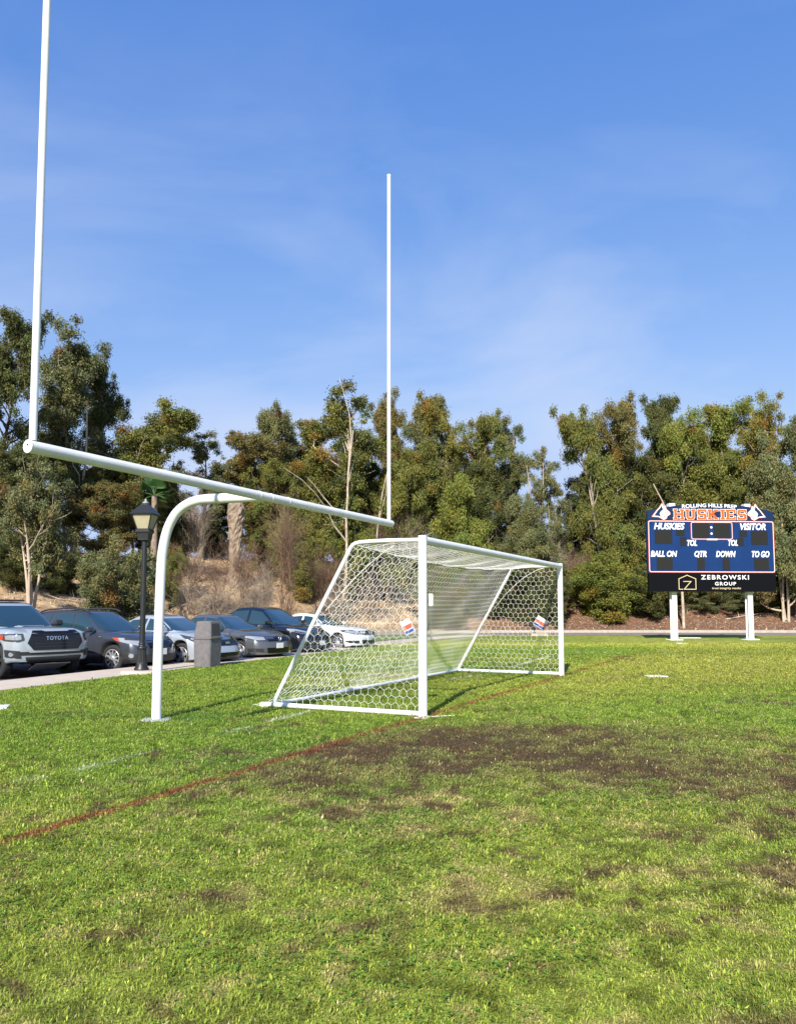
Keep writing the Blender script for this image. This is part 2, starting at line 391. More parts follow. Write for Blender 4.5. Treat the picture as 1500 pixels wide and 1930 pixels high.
def blob(x, y, cx, cy, rx, ry, rot=0.0):
    c, s = math.cos(rot), math.sin(rot); dx = x - cx; dy = y - cy
    return np.exp(-(((dx * c + dy * s) / rx) ** 2 + ((-dx * s + dy * c) / ry) ** 2))
def lawn_col(x, y):
    """albedo of the turf: lush, dry, worn soil and painted lines"""
    x = np.asarray(x, float); y = np.asarray(y, float)
    n1 = fbm(x, y, 1.6, 5); n2 = fbm(x, y, 0.42, 4, 3.0); n3 = fbm(x, y, 6.0, 3, 9.0); n4 = fbm(x, y, 0.12, 2, 21.0)
    g = np.stack([0.175 + 0 * x, 0.265 + 0 * x, 0.034 + 0 * x], -1)
    lush = np.array([0.095, 0.200, 0.026]); dry = np.array([0.36, 0.285, 0.125]); yel = np.array([0.285, 0.300, 0.052]); soil = np.array([0.088, 0.054, 0.030])
    def mixc(a, b, k): return a * (1 - k[..., None]) + b * k[..., None]
    g = mixc(g, lush, sst(0.50, 0.72, n1) * 0.8)
    ld = line_d(x, y)
    field = sst(-0.2, 0.6, ld)
    near = sst(11.5, 7.5, y)
    far_ = sst(13, 19, y) * field * sst(40, 28, y)
    drylev = 0.03 + 0.20 * near + 0.16 * field + 0.08 * far_
    g = mixc(g, yel, np.clip(sst(0.34, 0.68, n3) * 0.55 + far_ * 0.55 + sst(26, 36, y) * 0.4, 0, 0.85))
    g = mixc(g, dry, np.clip(sst(0.62 - drylev * 0.35, 0.86 - drylev * 0.35, n2 * 0.65 + n1 * 0.35) * (0.35 + drylev), 0, 0.9))
    g = mixc(g, dry, sst(0.58, 0.8, n4) * (0.15 + 0.9 * drylev))
    g = mixc(g, g * 0.50, sst(0.44, 0.24, n4) * 0.9)
    # thatch showing through in the near field
    w = 1.05 * blob(x, y, 0.75, 9.25, 1.45, 0.95, -0.15) + 0.85 * blob(x, y, 2.35, 7.7, 1.5, 0.8, -0.3) + 0.62 * blob(x, y, -0.75, 7.3, 1.3, 0.65, 0.1) \
        + 0.55 * blob(x, y, 3.4, 6.6, 1.2, 0.8, 0) + 0.6 * blob(x, y, 2.9, 9.6, 1.3, 0.7, 0)
    w = w * 0.9 + 0.34 * blob(x, y, 0.6, 8.1, 3.6, 1.7, -0.15) + 0.35 * blob(x, y, -1.4, 8.2, 1.1, 0.8, 0.0)
    w = w * sst(-0.30, 0.30, ld) + 0.24 * near
    n5 = fbm(x, y, 0.16, 3, 111.0)
    worn = sst(0.50, 1.10, w * 0.82 + (n2 - 0.5) * 1.5 + (n1 - 0.5) * 1.0 + (n5 - 0.5) * 3.0)
    g = mixc(g, np.array([0.175, 0.130, 0.065]), np.clip((w - 0.24 * near) * 0.85, 0, 0.66))
    g = mixc(g, soil, worn * 0.84)
    g = mixc(g, soil, sst(0.715, 0.79, n2) * near * 0.55)
    # brownish-red painted goal line
    wob = (fbm(x, y, 0.5, 3, 31.0) - 0.5) * 0.07
    k = sst(0.085, 0.035, np.abs(ld + wob - 0.02)) * sst(0.16, 0.44, fbm(x, y, 0.11, 2, 44.0)) * sst(30, 22, y)
    g = mixc(g, np.array([0.21, 0.062, 0.034]), k * 0.85)
    # worn white dashes behind the goal line
    for (ax, ay), (bx, by), st in WD:
        dx, dy = bx - ax, by - ay; L = math.hypot(dx, dy); ux, uy = dx / L, dy / L
        tt = (x - ax) * ux + (y - ay) * uy; q = np.abs(-(x - ax) * uy + (y - ay) * ux)
        k = sst(0.07, 0.03, q + (n2 - 0.5) * 0.05) * sst(-0.15, 0.1, tt) * sst(L + 0.15, L - 0.1, tt) * sst(0.40, 0.62, fbm(x, y, 0.10, 2, 50.0) + 0.12) * st
        g = mixc(g, np.array([0.62, 0.65, 0.52]), k * 0.8)
    g = g * (1 + 0.25 * sst(26, 34, y))[..., None]
    g = g * np.array([1.06, 1.05, 1.0]) * (1.16 + 0.16 * (n3 - 0.5)[..., None] * 2) * (0.84 - 0.01 * sst(10, 5, y))[..., None]
    jit = 0.70 + 0.60 * fbm(x, y, 0.06, 2, 70.0)
    return g * jit[..., None]
def gp(px, py):
    q = on_ground(px, py); return (q.x, q.y)
WD = [(gp(145, 1452), gp(235, 1431), 0.55), (gp(245, 1428), gp(285, 1418), 0.3), (gp(40, 1473), gp(75, 1468), 0.5), (gp(428, 1381), gp(470, 1372), 0.6),
      (gp(505, 1361), gp(590, 1340), 0.95), (gp(590, 1340), gp(660, 1322), 0.35), (gp(850, 1281), gp(905, 1273), 0.8), (gp(962, 1259), gp(1036, 1238), 1.0), (gp(1064, 1229), gp(1160, 1232), 0.8),
      (gp(1160, 1232), gp(1500, 1246), 0.4)]

def lawn_part(xs, ys):
    X, Y = np.meshgrid(xs, ys)
    V = np.stack([X, Y, np.zeros_like(X)], -1).reshape(-1, 3); nx = len(xs); ny = len(ys)
    i, j = np.meshgrid(np.arange(nx - 1), np.arange(ny - 1)); a = (j * nx + i).ravel()
    F = np.stack([a, a + 1, a + nx + 1, a + nx], -1)
    return V, F
xs = np.unique(np.concatenate([np.arange(-60, -12, 3.0), np.arange(-12, -5, 0.25), np.arange(-5, 6, 0.045), np.arange(6, 16, 0.15), np.arange(16, 40, 1.0), np.arange(40, 125, 6)]))
ys = np.unique(np.concatenate([np.arange(-60, 0, 5.0), np.arange(0, 2.5, 0.5), np.arange(2.5, 15, 0.05), np.arange(15, 26, 0.1), np.arange(26, 48, 0.25)]))
V, F = lawn_part(xs, ys)
se = sdist(EDGE_S, V[:, 0], V[:, 1])
# pull vertices just outside the edge back onto it, drop the rest
keepv = se < 0.28
inside = keepv[F].all(axis=1); F = F[inside]
used = np.unique(F); remap = -np.ones(len(V), int); remap[used] = np.arange(len(used)); V = V[used]; F = remap[F]
colv = lawn_col(V[:, 0], V[:, 1])
me = np_mesh('lawn', V, F)
a = me.color_attributes.new('col', 'FLOAT_COLOR', 'POINT'); cc = np.ones((len(V), 4), np.float32); cc[:, :3] = colv; a.data.foreach_set('color', cc.ravel())
m = mat('turf', (1, 1, 1), 0.9, spec=0.2, attr=True, bump=0.9, bscale=45.0)
t = m.node_tree; p = t.nodes['Principled BSDF']
# fine grain so far turf keeps its texture
n = t.nodes.new('ShaderNodeTexNoise'); n.inputs['Scale'].default_value = 26; n.inputs['Detail'].default_value = 6; n.inputs['Roughness'].default_value = 0.8
tcn = t.nodes.new('ShaderNodeTexCoord'); t.links.new(tcn.outputs['Object'], n.inputs[0])
rr = t.nodes.new('ShaderNodeValToRGB'); e = rr.color_ramp.elements; e[0].position = 0.36; e[0].color = (0.38, 0.42, 0.34, 1); e[1].position = 0.66; e[1].color = (1.3, 1.25, 1.2, 1)
t.links.new(n.outputs[0], rr.inputs[0])
src = p.inputs['Base Color'].links[0].from_socket
mx = t.nodes.new('ShaderNodeMixRGB'); mx.blend_type = 'MULTIPLY'; mx.inputs[0].default_value = 1
t.links.new(src, mx.inputs[1]); t.links.new(rr.outputs[0], mx.inputs[2]); t.links.new(mx.outputs[0], p.inputs['Base Color'])
o = link('lawn', me, m); tag(o, kind='structure')
# grass island between walkway and access road
isl = MB(); q = [on_ground(676, 1203), on_ground(700, 1214), on_ground(760, 1207), on_ground(900, 1195.3), on_ground(985, 1192.5), on_ground(860, 1193.5), on_ground(720, 1196.5)]
q[-1] = Vector((-2.2, 44.2, 0)); q[-2] = Vector((1.5, 46.2, 0)); q[-3] = Vector((4.3, 46.4, 0)); q[0] = Vector((-3.0, 36.5, 0)); q[1] = Vector((-1.15, 36.0, 0)); q[2] = Vector((-0.2, 38.6, 0)); q[3] = Vector((2.2, 43.6, 0))
isl.add([(v.x, v.y, 0.02) for v in q], [tuple(range(len(q)))]); isl.add([(v.x, v.y, 0.02) for v in q] + [(v.x, v.y, -0.2) for v in q], [(i, (i + 1) % 7, (i + 1) % 7 + 7, i + 7) for i in range(7)])
M['turf_far'] = mat('turf_far', (0.20, 0.26, 0.06), 0.95, nscale=9, col2=(0.13, 0.18, 0.04), bump=0.5, bscale=40)
tag(isl.build('grass_island', M['turf_far']), kind='structure')

# ------------------------------------------------------------------ grass blades (one uncountable mass)
def make_grass():
    rng = np.random.RandomState(11)
    Ys = []; 
    ylo, yhi = 2.4, 34.0
    n = 1500000
    # density falls as Y^-1.6, width of the view grows as Y  -> pdf Y^-0.6
    u = rng.rand(n); e_ = 0.35
    Y = (ylo ** e_ + u * (yhi ** e_ - ylo ** e_)) ** (1 / e_)
    X = (rng.rand(n) * 2 - 1) * (0.535 * Y + 0.7); wing = rng.rand(n) < 0.24; X = np.where(wing, np.sign(X) * (0.535 * Y + 0.7 + np.abs(rng.randn(n)) * 2.4), X)
    ok = sdist(EDGE_S, X, Y) < -0.02
    X, Y = X[ok], Y[ok]
    col = lawn_col(X, Y)
    lum = col.sum(1)
    # bare soil carries few blades
    bare = sst(0.30, 0.16, lum)
    keep = rng.rand(len(X)) > bare * 0.72
    X, Y, col = X[keep], Y[keep], col[keep]
    n = len(X)
    sc = (Y / 3.5) ** 0.45 * np.exp(rng.randn(n) * 0.25)
    clump = fbm(X, Y, 0.16, 2, 80.0)
    ln = 0.0165 * sc * (0.7 + 0.9 * clump); wd = 0.00155 * (Y / 3.5) ** 0.15 * sc * (1 + (rng.rand(n) < 0.2) * 0.9)
    az = rng.rand(n) * 2 * np.pi; tilt = np.abs(rng.randn(n) * 0.45 + 0.75)
    tilt = np.clip(tilt, 0.05, 1.45)
    d = np.stack([np.cos(az) * np.sin(tilt), np.sin(az) * np.sin(tilt), np.cos(tilt)], -1)
    ra = az + np.pi / 2 + rng.randn(n) * 0.5
    r_ = np.stack([np.cos(ra), np.sin(ra), 0 * ra], -1) * wd[:, None]
    z0 = rng.rand(n) * 0.006
    B = np.stack([X, Y, z0], -1)
    mid = B + d * (ln * 0.5)[:, None]; tip = B + d * ln[:, None]; tip[:, 2] -= ln * 0.12; tip[:, 2] = np.maximum(tip[:, 2], 0.004)
    V = np.stack([B, mid + r_, tip, mid - r_], 1).reshape(-1, 3)
    F = np.arange(4 * n).reshape(n, 4)
    j = np.exp(rng.randn(n) * (0.10 + 0.16 * sst(14, 5, Y)))[:, None]; hue = rng.randn(n)[:, None] * np.array([0.10, 0.02, 0.0])
    c = np.clip(col * j * (1 + hue), 0, 1)
    straw = rng.rand(n) < 0.03 * sst(16, 6, Y)
    c[straw] = np.array([0.42, 0.35, 0.19]) * (0.7 + 0.6 * rng.rand(straw.sum()))[:, None]
    me = np_mesh('grass', V, F, c * 1.12)
    mm = mat('grass_blade', (1, 1, 1), 0.6, spec=0.12, attr=True, trans=0.14)
    o = link('grass', me, mm); tag(o, 'short mown grass and clover covering the playing field', 'grass', kind='stuff')
    # clover and weeds: small flat leaflets in clusters near the camera
    n = 80000; u = rng.rand(n); Y = (2.4 ** .4 + u * (14 ** .4 - 2.4 ** .4)) ** 2.5; X = (rng.rand(n) * 2 - 1) * (0.535 * Y + 0.6)
    dens = fbm(X, Y, 0.7, 4, 90.0); k = (rng.rand(n) < 0.5 * sst(0.46, 0.70, dens)) & (sdist(EDGE_S, X, Y) < -0.05)
    X, Y = X[k], Y[k]; col = lawn_col(X, Y); k = col.sum(1) > 0.34; k &= (line_d(X, Y) > -6); k &= col[:, 1] > col[:, 0] * 0.95; X, Y, col = X[k], Y[k], col[k]; n = len(X)
    Vs = []; az0 = rng.rand(n) * 6.28; s = 0.0085 * (Y / 4) ** 0.35 * (0.7 + 0.6 * rng.rand(n)); h = 0.012 + 0.02 * rng.rand(n)
    for q in range(3):
        az = az0 + q * 2.09; dd = np.stack([np.cos(az), np.sin(az), rng.randn(n) * 0.25], -1); pp = np.stack([-np.sin(az), np.cos(az), rng.randn(n) * 0.2], -1)
        c0 = np.stack([X, Y, h], -1); s1 = s[:, None]
        Vs.append(np.stack([c0, c0 + dd * s1 * 0.8 + pp * s1 * 0.65, c0 + dd * s1 * 1.7, c0 + dd * s1 * 0.8 - pp * s1 * 0.65], 1))
    V = np.concatenate(Vs, 0).reshape(-1, 3); F = np.arange(len(V)).reshape(-1, 4)
    cl = np.tile(np.array([0.135, 0.230, 0.028]) * (0.75 + 0.5 * rng.rand(n))[:, None], (3, 1))
    o = link('clover', np_mesh('clover', V, F, cl), mm); tag(o, 'low clover leaves growing between the grass in the foreground', 'clover', kind='stuff')
make_grass()

# ------------------------------------------------------------------ leaf litter and dry grass on the bank
def make_litter():
    rng = np.random.RandomState(5); n = 150000
    Y = 24 + rng.rand(n) * 48; X = (rng.rand(n) * 2 - 1) * (0.54 * Y + 1.5)
    s = sdist(TOE_S, X, Y); pat = fbm(X, Y, 2.2, 4, 13.0)
    k = (s > 0.25) & (s < 24) & (rng.rand(n) < np.where(X > 3, 0.95, sst(0.42, 0.66, pat) * (0.18 + 0.82 * sst(5, 10, s))))
    X, Y = X[k], Y[k]; n = len(X); Z = slope_h(X, Y) + 0.015 + rng.rand(n) * 0.04
    twig = rng.rand(n) < 0.42
    L = np.where(twig, 0.22 + 0.5 * rng.rand(n) ** 2, 0.08 + 0.07 * rng.rand(n)); w = np.where(twig, 0.010, 0.030)
    az = rng.rand(n) * 6.28; el = np.where(twig, rng.randn(n) * 0.35, rng.randn(n) * 0.6)
    d = np.stack([np.cos(az) * np.cos(el), np.sin(az) * np.cos(el), np.abs(np.sin(el))], -1); r_ = np.stack([-np.sin(az), np.cos(az), rng.randn(n) * 0.5], -1)
    B = np.stack([X, Y, Z], -1)
    V = np.stack([B, B + d * (L * .5)[:, None] + r_ * w[:, None], B + d * L[:, None], B + d * (L * .5)[:, None] - r_ * w[:, None]], 1).reshape(-1, 3)
    pal = np.array([(0.36, 0.19, 0.09), (0.45, 0.28, 0.15), (0.22, 0.12, 0.07), (0.52, 0.42, 0.28), (0.30, 0.24, 0.18)])
    c = pal[rng.randint(0, 5, n)] * (0.7 + 0.6 * rng.rand(n))[:, None]
    c[twig] = np.array([0.36, 0.30, 0.24]) * (0.4 + 0.9 * rng.rand(twig.sum()))[:, None]
    o = link('leaf_litter', np_mesh('leaf_litter', V, np.arange(len(V)).reshape(-1, 4), c), M['twig']); tag(o, 'dry brown leaf litter and twigs strewn over the sandy bank', 'leaf litter', kind='stuff')
    # pale dead grass tufts on the sandy left bank
    n = 22000; Y = 27 + rng.rand(n) * 30; X = (rng.rand(n) * 2 - 1) * (0.54 * Y + 1.5); s = sdist(TOE_S, X, Y); pat = fbm(X, Y, 1.3, 4, 63.0)
    k = (s > 0.4) & (s < 17) & (X < 6) & (pat > 0.52); X, Y = X[k], Y[k]; n = len(X); Z = slope_h(X, Y)
    B = np.stack([X, Y, Z], -1); az = rng.rand(n) * 6.28; L = 0.15 + 0.35 * rng.rand(n)
    d = np.stack([np.cos(az) * .5, np.sin(az) * .5, np.ones(n)], -1) * L[:, None]; r_ = np.stack([-np.sin(az), np.cos(az), 0 * az], -1) * 0.012
    V = np.stack([B - r_, B + r_, B + d], 1).reshape(-1, 3)
    c = np.array([0.48, 0.37, 0.21]) * (0.5 + 0.8 * rng.rand(n))[:, None]
    o = link('dead_grass', np_mesh('dead_grass', V, np.arange(len(V)).reshape(-1, 3), c), M['twig']); tag(o, 'pale dead grass tufts on the sandy bank', 'dry grass', kind='stuff')
make_litter()

# ================================================================== FOOTBALL GOALPOST
def football():
    base = on_ground(295, 1357)
    Lc = at(54, 841, 6.84); Rc = at(736, 987, 13.22)
    zc = (Lc.z + Rc.z) / 2
    g = thing('goalpost', 'tall white football goalpost with curved base, long crossbar and two thin uprights', 'goalpost', base)
    def loc(p): return Vector(p) - base
    ax = (Rc - Lc).normalized()
    mb = MB(); mb.tube([loc(Lc - ax * 0.0), loc(Lc.lerp(Rc, .33)), loc(Lc.lerp(Rc, .66)), loc(Rc + ax * 0.03)], 0.0565, 28)
    cb = mb.build('crossbar', M['white_paint'], g)
    cap = MB(); n = 28; tcap = -ax
    cap.tube([loc(Lc) + tcap * 0.001, loc(Lc) + tcap * 0.006], 0.059, 28)
    cap.build('end_cap', M['white_paint'], cb)
    bl = MB(); bl.tube([loc(Lc) + tcap * 0.004 + Vector((0, 0, 0.014)), loc(Lc) + tcap * 0.010 + Vector((0, 0, 0.014))], 0.009, 10); bl.tube([loc(Lc) + tcap * 0.004 + Vector((0.006, 0, -0.016)), loc(Lc) + tcap * 0.010 + Vector((0.006, 0, -0.016))], 0.006, 8)
    bl.build('bolt', M['black_metal'], cb)
    # uprights
    u0 = Lc + ax * 0.05
    topL = u0 + Vector((0.07, 0.02, 6.1)); top_px = at(92, -60, 1)
    # choose the lean so that the tube passes px (90,0)
    r = ray(89.5, 0); k = 6.9; pL = Vector((r.x * k / r.y, k, HC + r.z * k / r.y)); b0 = at(63, 826, u0.y); dirL = (pL - b0).normalized()
    mb = MB(); mb.tube([loc(b0) - Vector((0, 0, 0.02)), loc(b0 + dirL * 6.15)], 0.0335, 20); mb.build('upright', M['white_paint'], g)
    b1 = at(733, 982, Rc.y - 0.05); t1 = at(733, 333, Rc.y - 0.02)
    mb = MB(); mb.tube([loc(b1), loc(t1)], 0.031, 20); mb.build('upright', M['white_paint'], g)
    mb = MB(); mb.tube([loc(t1) , loc(t1) + Vector((0, 0, 0.03))], 0.034, 16); mb.build('upright_cap', M['white_paint'], g)
    # gooseneck
    Cc = Lc.lerp(Rc, 0.0); # point on bar seen at px 500
    best = min((abs((lambda q: 750 + FPX * q.x / (q.y * math.cos(PITCH) + (q.z - HC) * math.sin(PITCH)))(Lc.lerp(Rc, i / 200)) - 497), i) for i in range(201))[1]
    Cc = Lc.lerp(Rc, best / 200)
    dv = Vector((Cc.x - base.x, Cc.y - base.y, 0)); L = dv.length
    prof = [(0, -0.3), (0, 0.05), (0.003, 1.2), (0.012, 2.1), (0.03, 2.33), (0.062, 2.53), (0.11, 2.68), (0.17, 2.795), (0.25, 2.875), (0.34, 2.92), (0.436, 2.935), (0.7, 2.92), (0.985, Cc.z - 0.0)]
    pts = smooth_poly(np.array([(base.x + dv.x * t_, base.y + dv.y * t_, z) for t_, z in prof]), 2)
    mb = MB(); mb.tube([loc(p) for p in pts], 0.064, 28); gn = mb.build('gooseneck', M['white_paint'], g)
    for fr in (0.62,):
        p = Vector((base.x + dv.x * fr, base.y + dv.y * fr, 2.925)); mb = MB(); mb.tube([loc(p) - dv.normalized() * 0.012, loc(p) + dv.normalized() * 0.012], 0.0665, 24); mb.build('weld_ring', M['white_paint'], gn)
    for d_ in (-0.10, 0.16, 0.55):
        p = Cc + ax * d_; mb = MB(); mb.tube([loc(p) - ax * 0.012, loc(p) + ax * 0.012], 0.0595, 28); mb.build('weld_ring', M['white_paint'], cb)
    fm = mat('footing', (0.5, 0.52, 0.5), 0.9, noise=0.4, nscale=14, bump=0.4)
    mb = MB(); mb.lathe([(0.205, -0.05), (0.20, 0.010), (0.19, 0.016), (0.02, 0.018)], 32); mb.build('footing', fm, g)
football()

# ================================================================== SOCCER GOAL
def soccer():
    PE = on_ground(1058, 1273.5); Lg = (PE - P0).length; GDl = (PE - P0).normalized(); GPl = Vector((-GDl.y, GDl.x, 0))
    g = thing('soccer_goal', 'white portable soccer goal with hexagonal net on the goal line', 'soccer goal', P0, math.atan2(GDl.y, GDl.x))
    # local: x along crossbar, y towards the back, z up
    H = 2.46; D = 2.46; DT = 1.12; zr = 0.055
    for x in (0, Lg):
        mb = MB(); mb.tube([(x, 0, 0), (x, 0, 1.2), (x, 0, H + 0.045)], 0.062 if x == 0 else 0.060, 24)
        mb.build('post', M['white_paint'], g)
    mb = MB(); mb.tube([(0.02, 0, H - 0.02), (Lg / 2, 0, H - 0.02), (Lg - 0.01, 0, H - 0.02)], 0.058, 24); cb = mb.build('crossbar', M['white_paint'], g)
    side = []
    for x, s in ((0, 1), (Lg, -1)):
        prof = [(0.03, H - 0.015), (DT * 0.5, H - 0.005), (DT - 0.1, H - 0.01), (DT, H - 0.05), (DT + 0.05, H - 0.13), (D - 0.03, 0.14), (D, 0.06)]
        pts = [(x, a, b) for a, b in prof]; pts = [pts[0]] + [tuple(q) for q in smooth_poly(np.array(pts[1:]), 2)]
        mb = MB(); mb.tube(pts, 0.030, 16); mb.build('back_stay', M['white_paint'], g)
        mb = MB(); mb.tube([(x, 0.03, 0.045), (x, D - 0.02, 0.045), (x + s * 0.0, D + 0.02, 0.045)], 0.036, 16); mb.build('ground_bar', M['white_paint'], g)
    # rear ground bar with curved ends that stick out a little
    pts = smooth_poly(np.array([(0.0, D + 0.14, 0.04), (0.0, D + 0.02, 0.045), (0.10, D, 0.05), (0.4, D - 0.01, 0.05), (Lg - 0.4, D - 0.01, 0.05), (Lg - 0.08, D, 0.05), (Lg, D + 0.05, 0.045)], float), 2)
    mb = MB(); mb.tube([tuple(q) for q in pts], 0.032, 16); mb.build('rear_ground_bar', M['white_paint'], g)
    mb = MB(); mb.tube([(-0.02, D + 0.10, 0.035), (0.0, D + 0.22, 0.03)], [0.05, 0.045], 14); mb.build('foot', M['white_paint'], g)
    # ---- net
    rng = np.random.RandomState(2)
    def hexnet(name, U, Vh, s, fmap, inside, r=0.0027, jit=0.012, stretch=1.0):
        """hexagonal cords over a (u,v) region mapped to 3D"""
        w = math.sqrt(3) * s; V3 = {}; edges = []
        def key(p): return (round(p[0], 3), round(p[1], 3))
        nodes = {}
        def node(p):
            k = key(p)
            if k not in nodes:
                nodes[k] = len(nodes)
                u, v = p; u += rng.randn() * jit * 0.5; v += rng.randn() * jit * 0.5
                V3[nodes[k]] = (p, fmap(u, v))
            return nodes[k]
        rows = int(Vh / (1.5 * s)) + 3; cols = int(U / w) + 3; es = set()
        for rr_ in range(-1, rows):
            for cc_ in range(-1, cols):
                cx = cc_ * w + (w / 2 if rr_ % 2 else 0); cy = rr_ * 1.5 * s
                cs = [(cx + s * math.cos(math.pi / 6 + k * math.pi / 3), cy + s * math.sin(math.pi / 6 + k * math.pi / 3)) for k in range(6)]
                for k in range(6):
                    a, b = node(cs[k]), node(cs[(k + 1) % 6])
                    if a != b: es.add((min(a, b), max(a, b)))
        Vv = []; Ff = []
        for a, b in es:
            pa, qa = V3[a]; pb, qb = V3[b]
            ia, ib = inside(*pa), inside(*pb)
            if not (ia or ib): continue
            if not (ia and ib):           # clip at the border by bisection
                pin, pout = (pa, pb) if ia else (pb, pa); lo, hi = 0.0, 1.0
                for _ in range(8):
                    md = (lo + hi) / 2; q = (pin[0] + (pout[0] - pin[0]) * md, pin[1] + (pout[1] - pin[1]) * md)
                    if inside(*q): lo = md
                    else: hi = md
                q = (pin[0] + (pout[0] - pin[0]) * lo, pin[1] + (pout[1] - pin[1]) * lo)
                qin = qa if ia else qb; qa, qb = qin, fmap(*q)
                if (Vector(qa) - Vector(qb)).length < 0.01: continue
            A, B = Vector(qa), Vector(qb); t = (B - A).normalized()
            n1 = t.cross(Vector((0.31, 0.2, 0.93))).normalized(); n2 = t.cross(n1); o = len(Vv)
            for P in (A - t * r * 0.5, B + t * r * 0.5):
                for kk in range(4):
                    an = kk * math.pi / 2; Vv.append(P + (n1 * math.cos(an) + n2 * math.sin(an)) * r)
            Ff += [(o + kk, o + (kk + 1) % 4, o + 4 + (kk + 1) % 4, o + 4 + kk) for kk in range(4)]
        me = np_mesh(name, np.array([v[:] for v in Vv]), np.array(Ff))
        return link(name, me, M['white_net'], g, smooth=True)
    s = 0.070
    # side panels: u = depth from the post, v = height
    def backline(z):            # y of the stay at height z
        if z > H - 0.12: return DT + 0.03
        return (DT + 0.05) + (D - DT - 0.05) * (H - 0.13 - z) / (H - 0.13 - 0.06)
    for x, sg in ((0, 1), (Lg, -1)):
        bul = 0.10
        def f(u, v, x=x, sg=sg):
            vv = min(max(v, 0.05), H - 0.02); bl_ = backline(vv); k = min(max(u / bl_, 0), 1)
            off = bul * math.sin(math.pi * k) * math.sin(math.pi * min(vv / H, 1)) * (0.6 + 0.4 * math.sin(v * 5 + u * 3))
            sag = -0.05 * math.sin(math.pi * k) * (v / H)
            return (x + sg * off, u, max(v + sag, 0.012))
        hexnet('side_net', D + .1, H, s, f, lambda u, v: 0.03 < u < backline(min(max(v, 0), H)) and 0.03 < v < H - 0.02, r=0.0022 if x == 0 else 0.0027)
    # roof: u = along crossbar, v = depth
    def sagx(u): k = min(max(u / Lg, 0), 1); return math.sin(math.pi * k) ** 0.8
    def f(u, v):
        k = min(max(v / DT, 0), 1)
        return (u, v - 0.10 * sagx(u) * k, H - 0.03 - 0.15 * sagx(u) * math.sin(math.pi * k * 0.55) - 0.02 * math.sin(u * 6) * k * sagx(u))
    hexnet('roof_net', Lg, DT, s, f, lambda u, v: 0.0 < u < Lg and 0.04 < v < DT + 0.02, r=0.0029)
    # back: v = distance down the slope
    e0 = (DT, H - 0.03); e1 = (D, 0.05); SL = math.hypot(e1[0] - e0[0], e1[1] - e0[1])
    def f(u, v):
        k = min(max(v / SL, 0), 1.12); sgx = sagx(u)
        y = e0[0] + (e1[0] - e0[0]) * k; z = e0[1] + (e1[1] - e0[1]) * k
        z -= (0.15 * sgx) * max(0, 1 - k * 1.1); y -= 0.10 * sgx * max(0, 1 - k)
        y += 0.10 * math.sin(math.pi * min(k, 1)) * sgx
        if k > 0.9: y += (k - 0.9) * 1.6 * (0.6 + 0.4 * math.sin(u * 2.1 + 1)); z = max(z, 0.02)
        return (u, y + 0.02 * math.sin(u * 4 + v * 3), max(z, 0.015))
    hexnet('back_net', Lg, SL * 1.1, s, f, lambda u, v: 0.0 < u < Lg and 0.0 < v < SL * 1.09, r=0.0029)
    # cords: rear top cord, curved reinforcing cords of the side panels
    mb = MB(); mb.tube([(u, DT - 0.10 * sagx(u), H - 0.03 - 0.15 * sagx(u)) for u in np.linspace(0, Lg, 24)], 0.009, 8, caps=False); mb.build('net_cord', M['rope'], g)
    for x, sg in ((0.0, 1), (Lg, -1)):
        pts = []
        for k in np.linspace(0, 1, 18):
            y = 0.35 + (1.58 - 0.35) * k; z = H - 0.05 - 0.95 * k ** 1.5; pts.append((x + sg * (0.03 + 0.08 * math.sin(math.pi * k)), y, z))
        mb = MB(); mb.tube(pts, 0.0055, 6, caps=False); mb.build('net_cord', M['rope'], g)
    pts = [(0.05, -0.02, 0.03), (0.02, -0.09, 0.012), (-0.10, -0.13, 0.012), (-0.2, -0.02, 0.012), (-0.16, 0.10, 0.012), (0.12, -0.18, 0.012), (0.3, -0.36, 0.012)]
    cd = MB(); cd.tube([tuple(q) for q in smooth_poly(np.array(pts), 2)], 0.005, 6)
    cd.build('loose_cord', M['rope'], g)
    # warning stickers are hung on the two side nets
    def tagobj(name, px, py, Yd, rot, label):
        p = at(px, py, Yd); t = thing(name, label, 'warning sign', p, 0, 'warning signs in the soccer net')
        ang = math.atan2(p.x, p.y)
        yawm = Matrix.Rotation(-ang, 3, 'Z'); rl = Matrix.Rotation(R(rot), 3, 'Y')
        w, h = (0.155, 0.215) if Yd < 14 else (0.28, 0.235)
        T = yawm @ rl
        def panel(nm, x0, x1, z0, z1, c, th=0.0):
            mb = MB(); mb.add([T @ Vector((a, b, cc_)) for b in (-0.004 - th, 0.003) for a, cc_ in ((x0, z0), (x1, z0), (x1, z1), (x0, z1))], [(0, 1, 2, 3), (7, 6, 5, 4), (0, 4, 5, 1), (1, 5, 6, 2), (2, 6, 7, 3), (3, 7, 4, 0)])
            return mb.build(nm, c, t)
        cw = mat('sign_white', (0.78, 0.76, 0.72), 0.5); cr_ = mat('sign_red', (0.75, 0.10, 0.05), 0.5); cbl = mat('sign_blue', (0.03, 0.07, 0.30), 0.5)
        panel('board', -w / 2, w / 2, -h / 2, h / 2, cw)
        panel('red_band', -w / 2 + 0.006, w / 2 - 0.006, -h * 0.18, h * 0.14, cr_, 0.003)
        panel('blue_band', -w / 2 + 0.006, w / 2 - 0.006, -h * 0.46, -h * 0.24, cbl, 0.003)
    tagobj('warning_sign', 768, 1181, 11.9, -27, 'small red, white and blue warning sign tilted in the near side of the soccer net')
    tagobj('warning_sign', 1019, 1174, 18.2, 32, 'small red, white and blue warning sign hanging in the far side of the soccer net')
soccer()

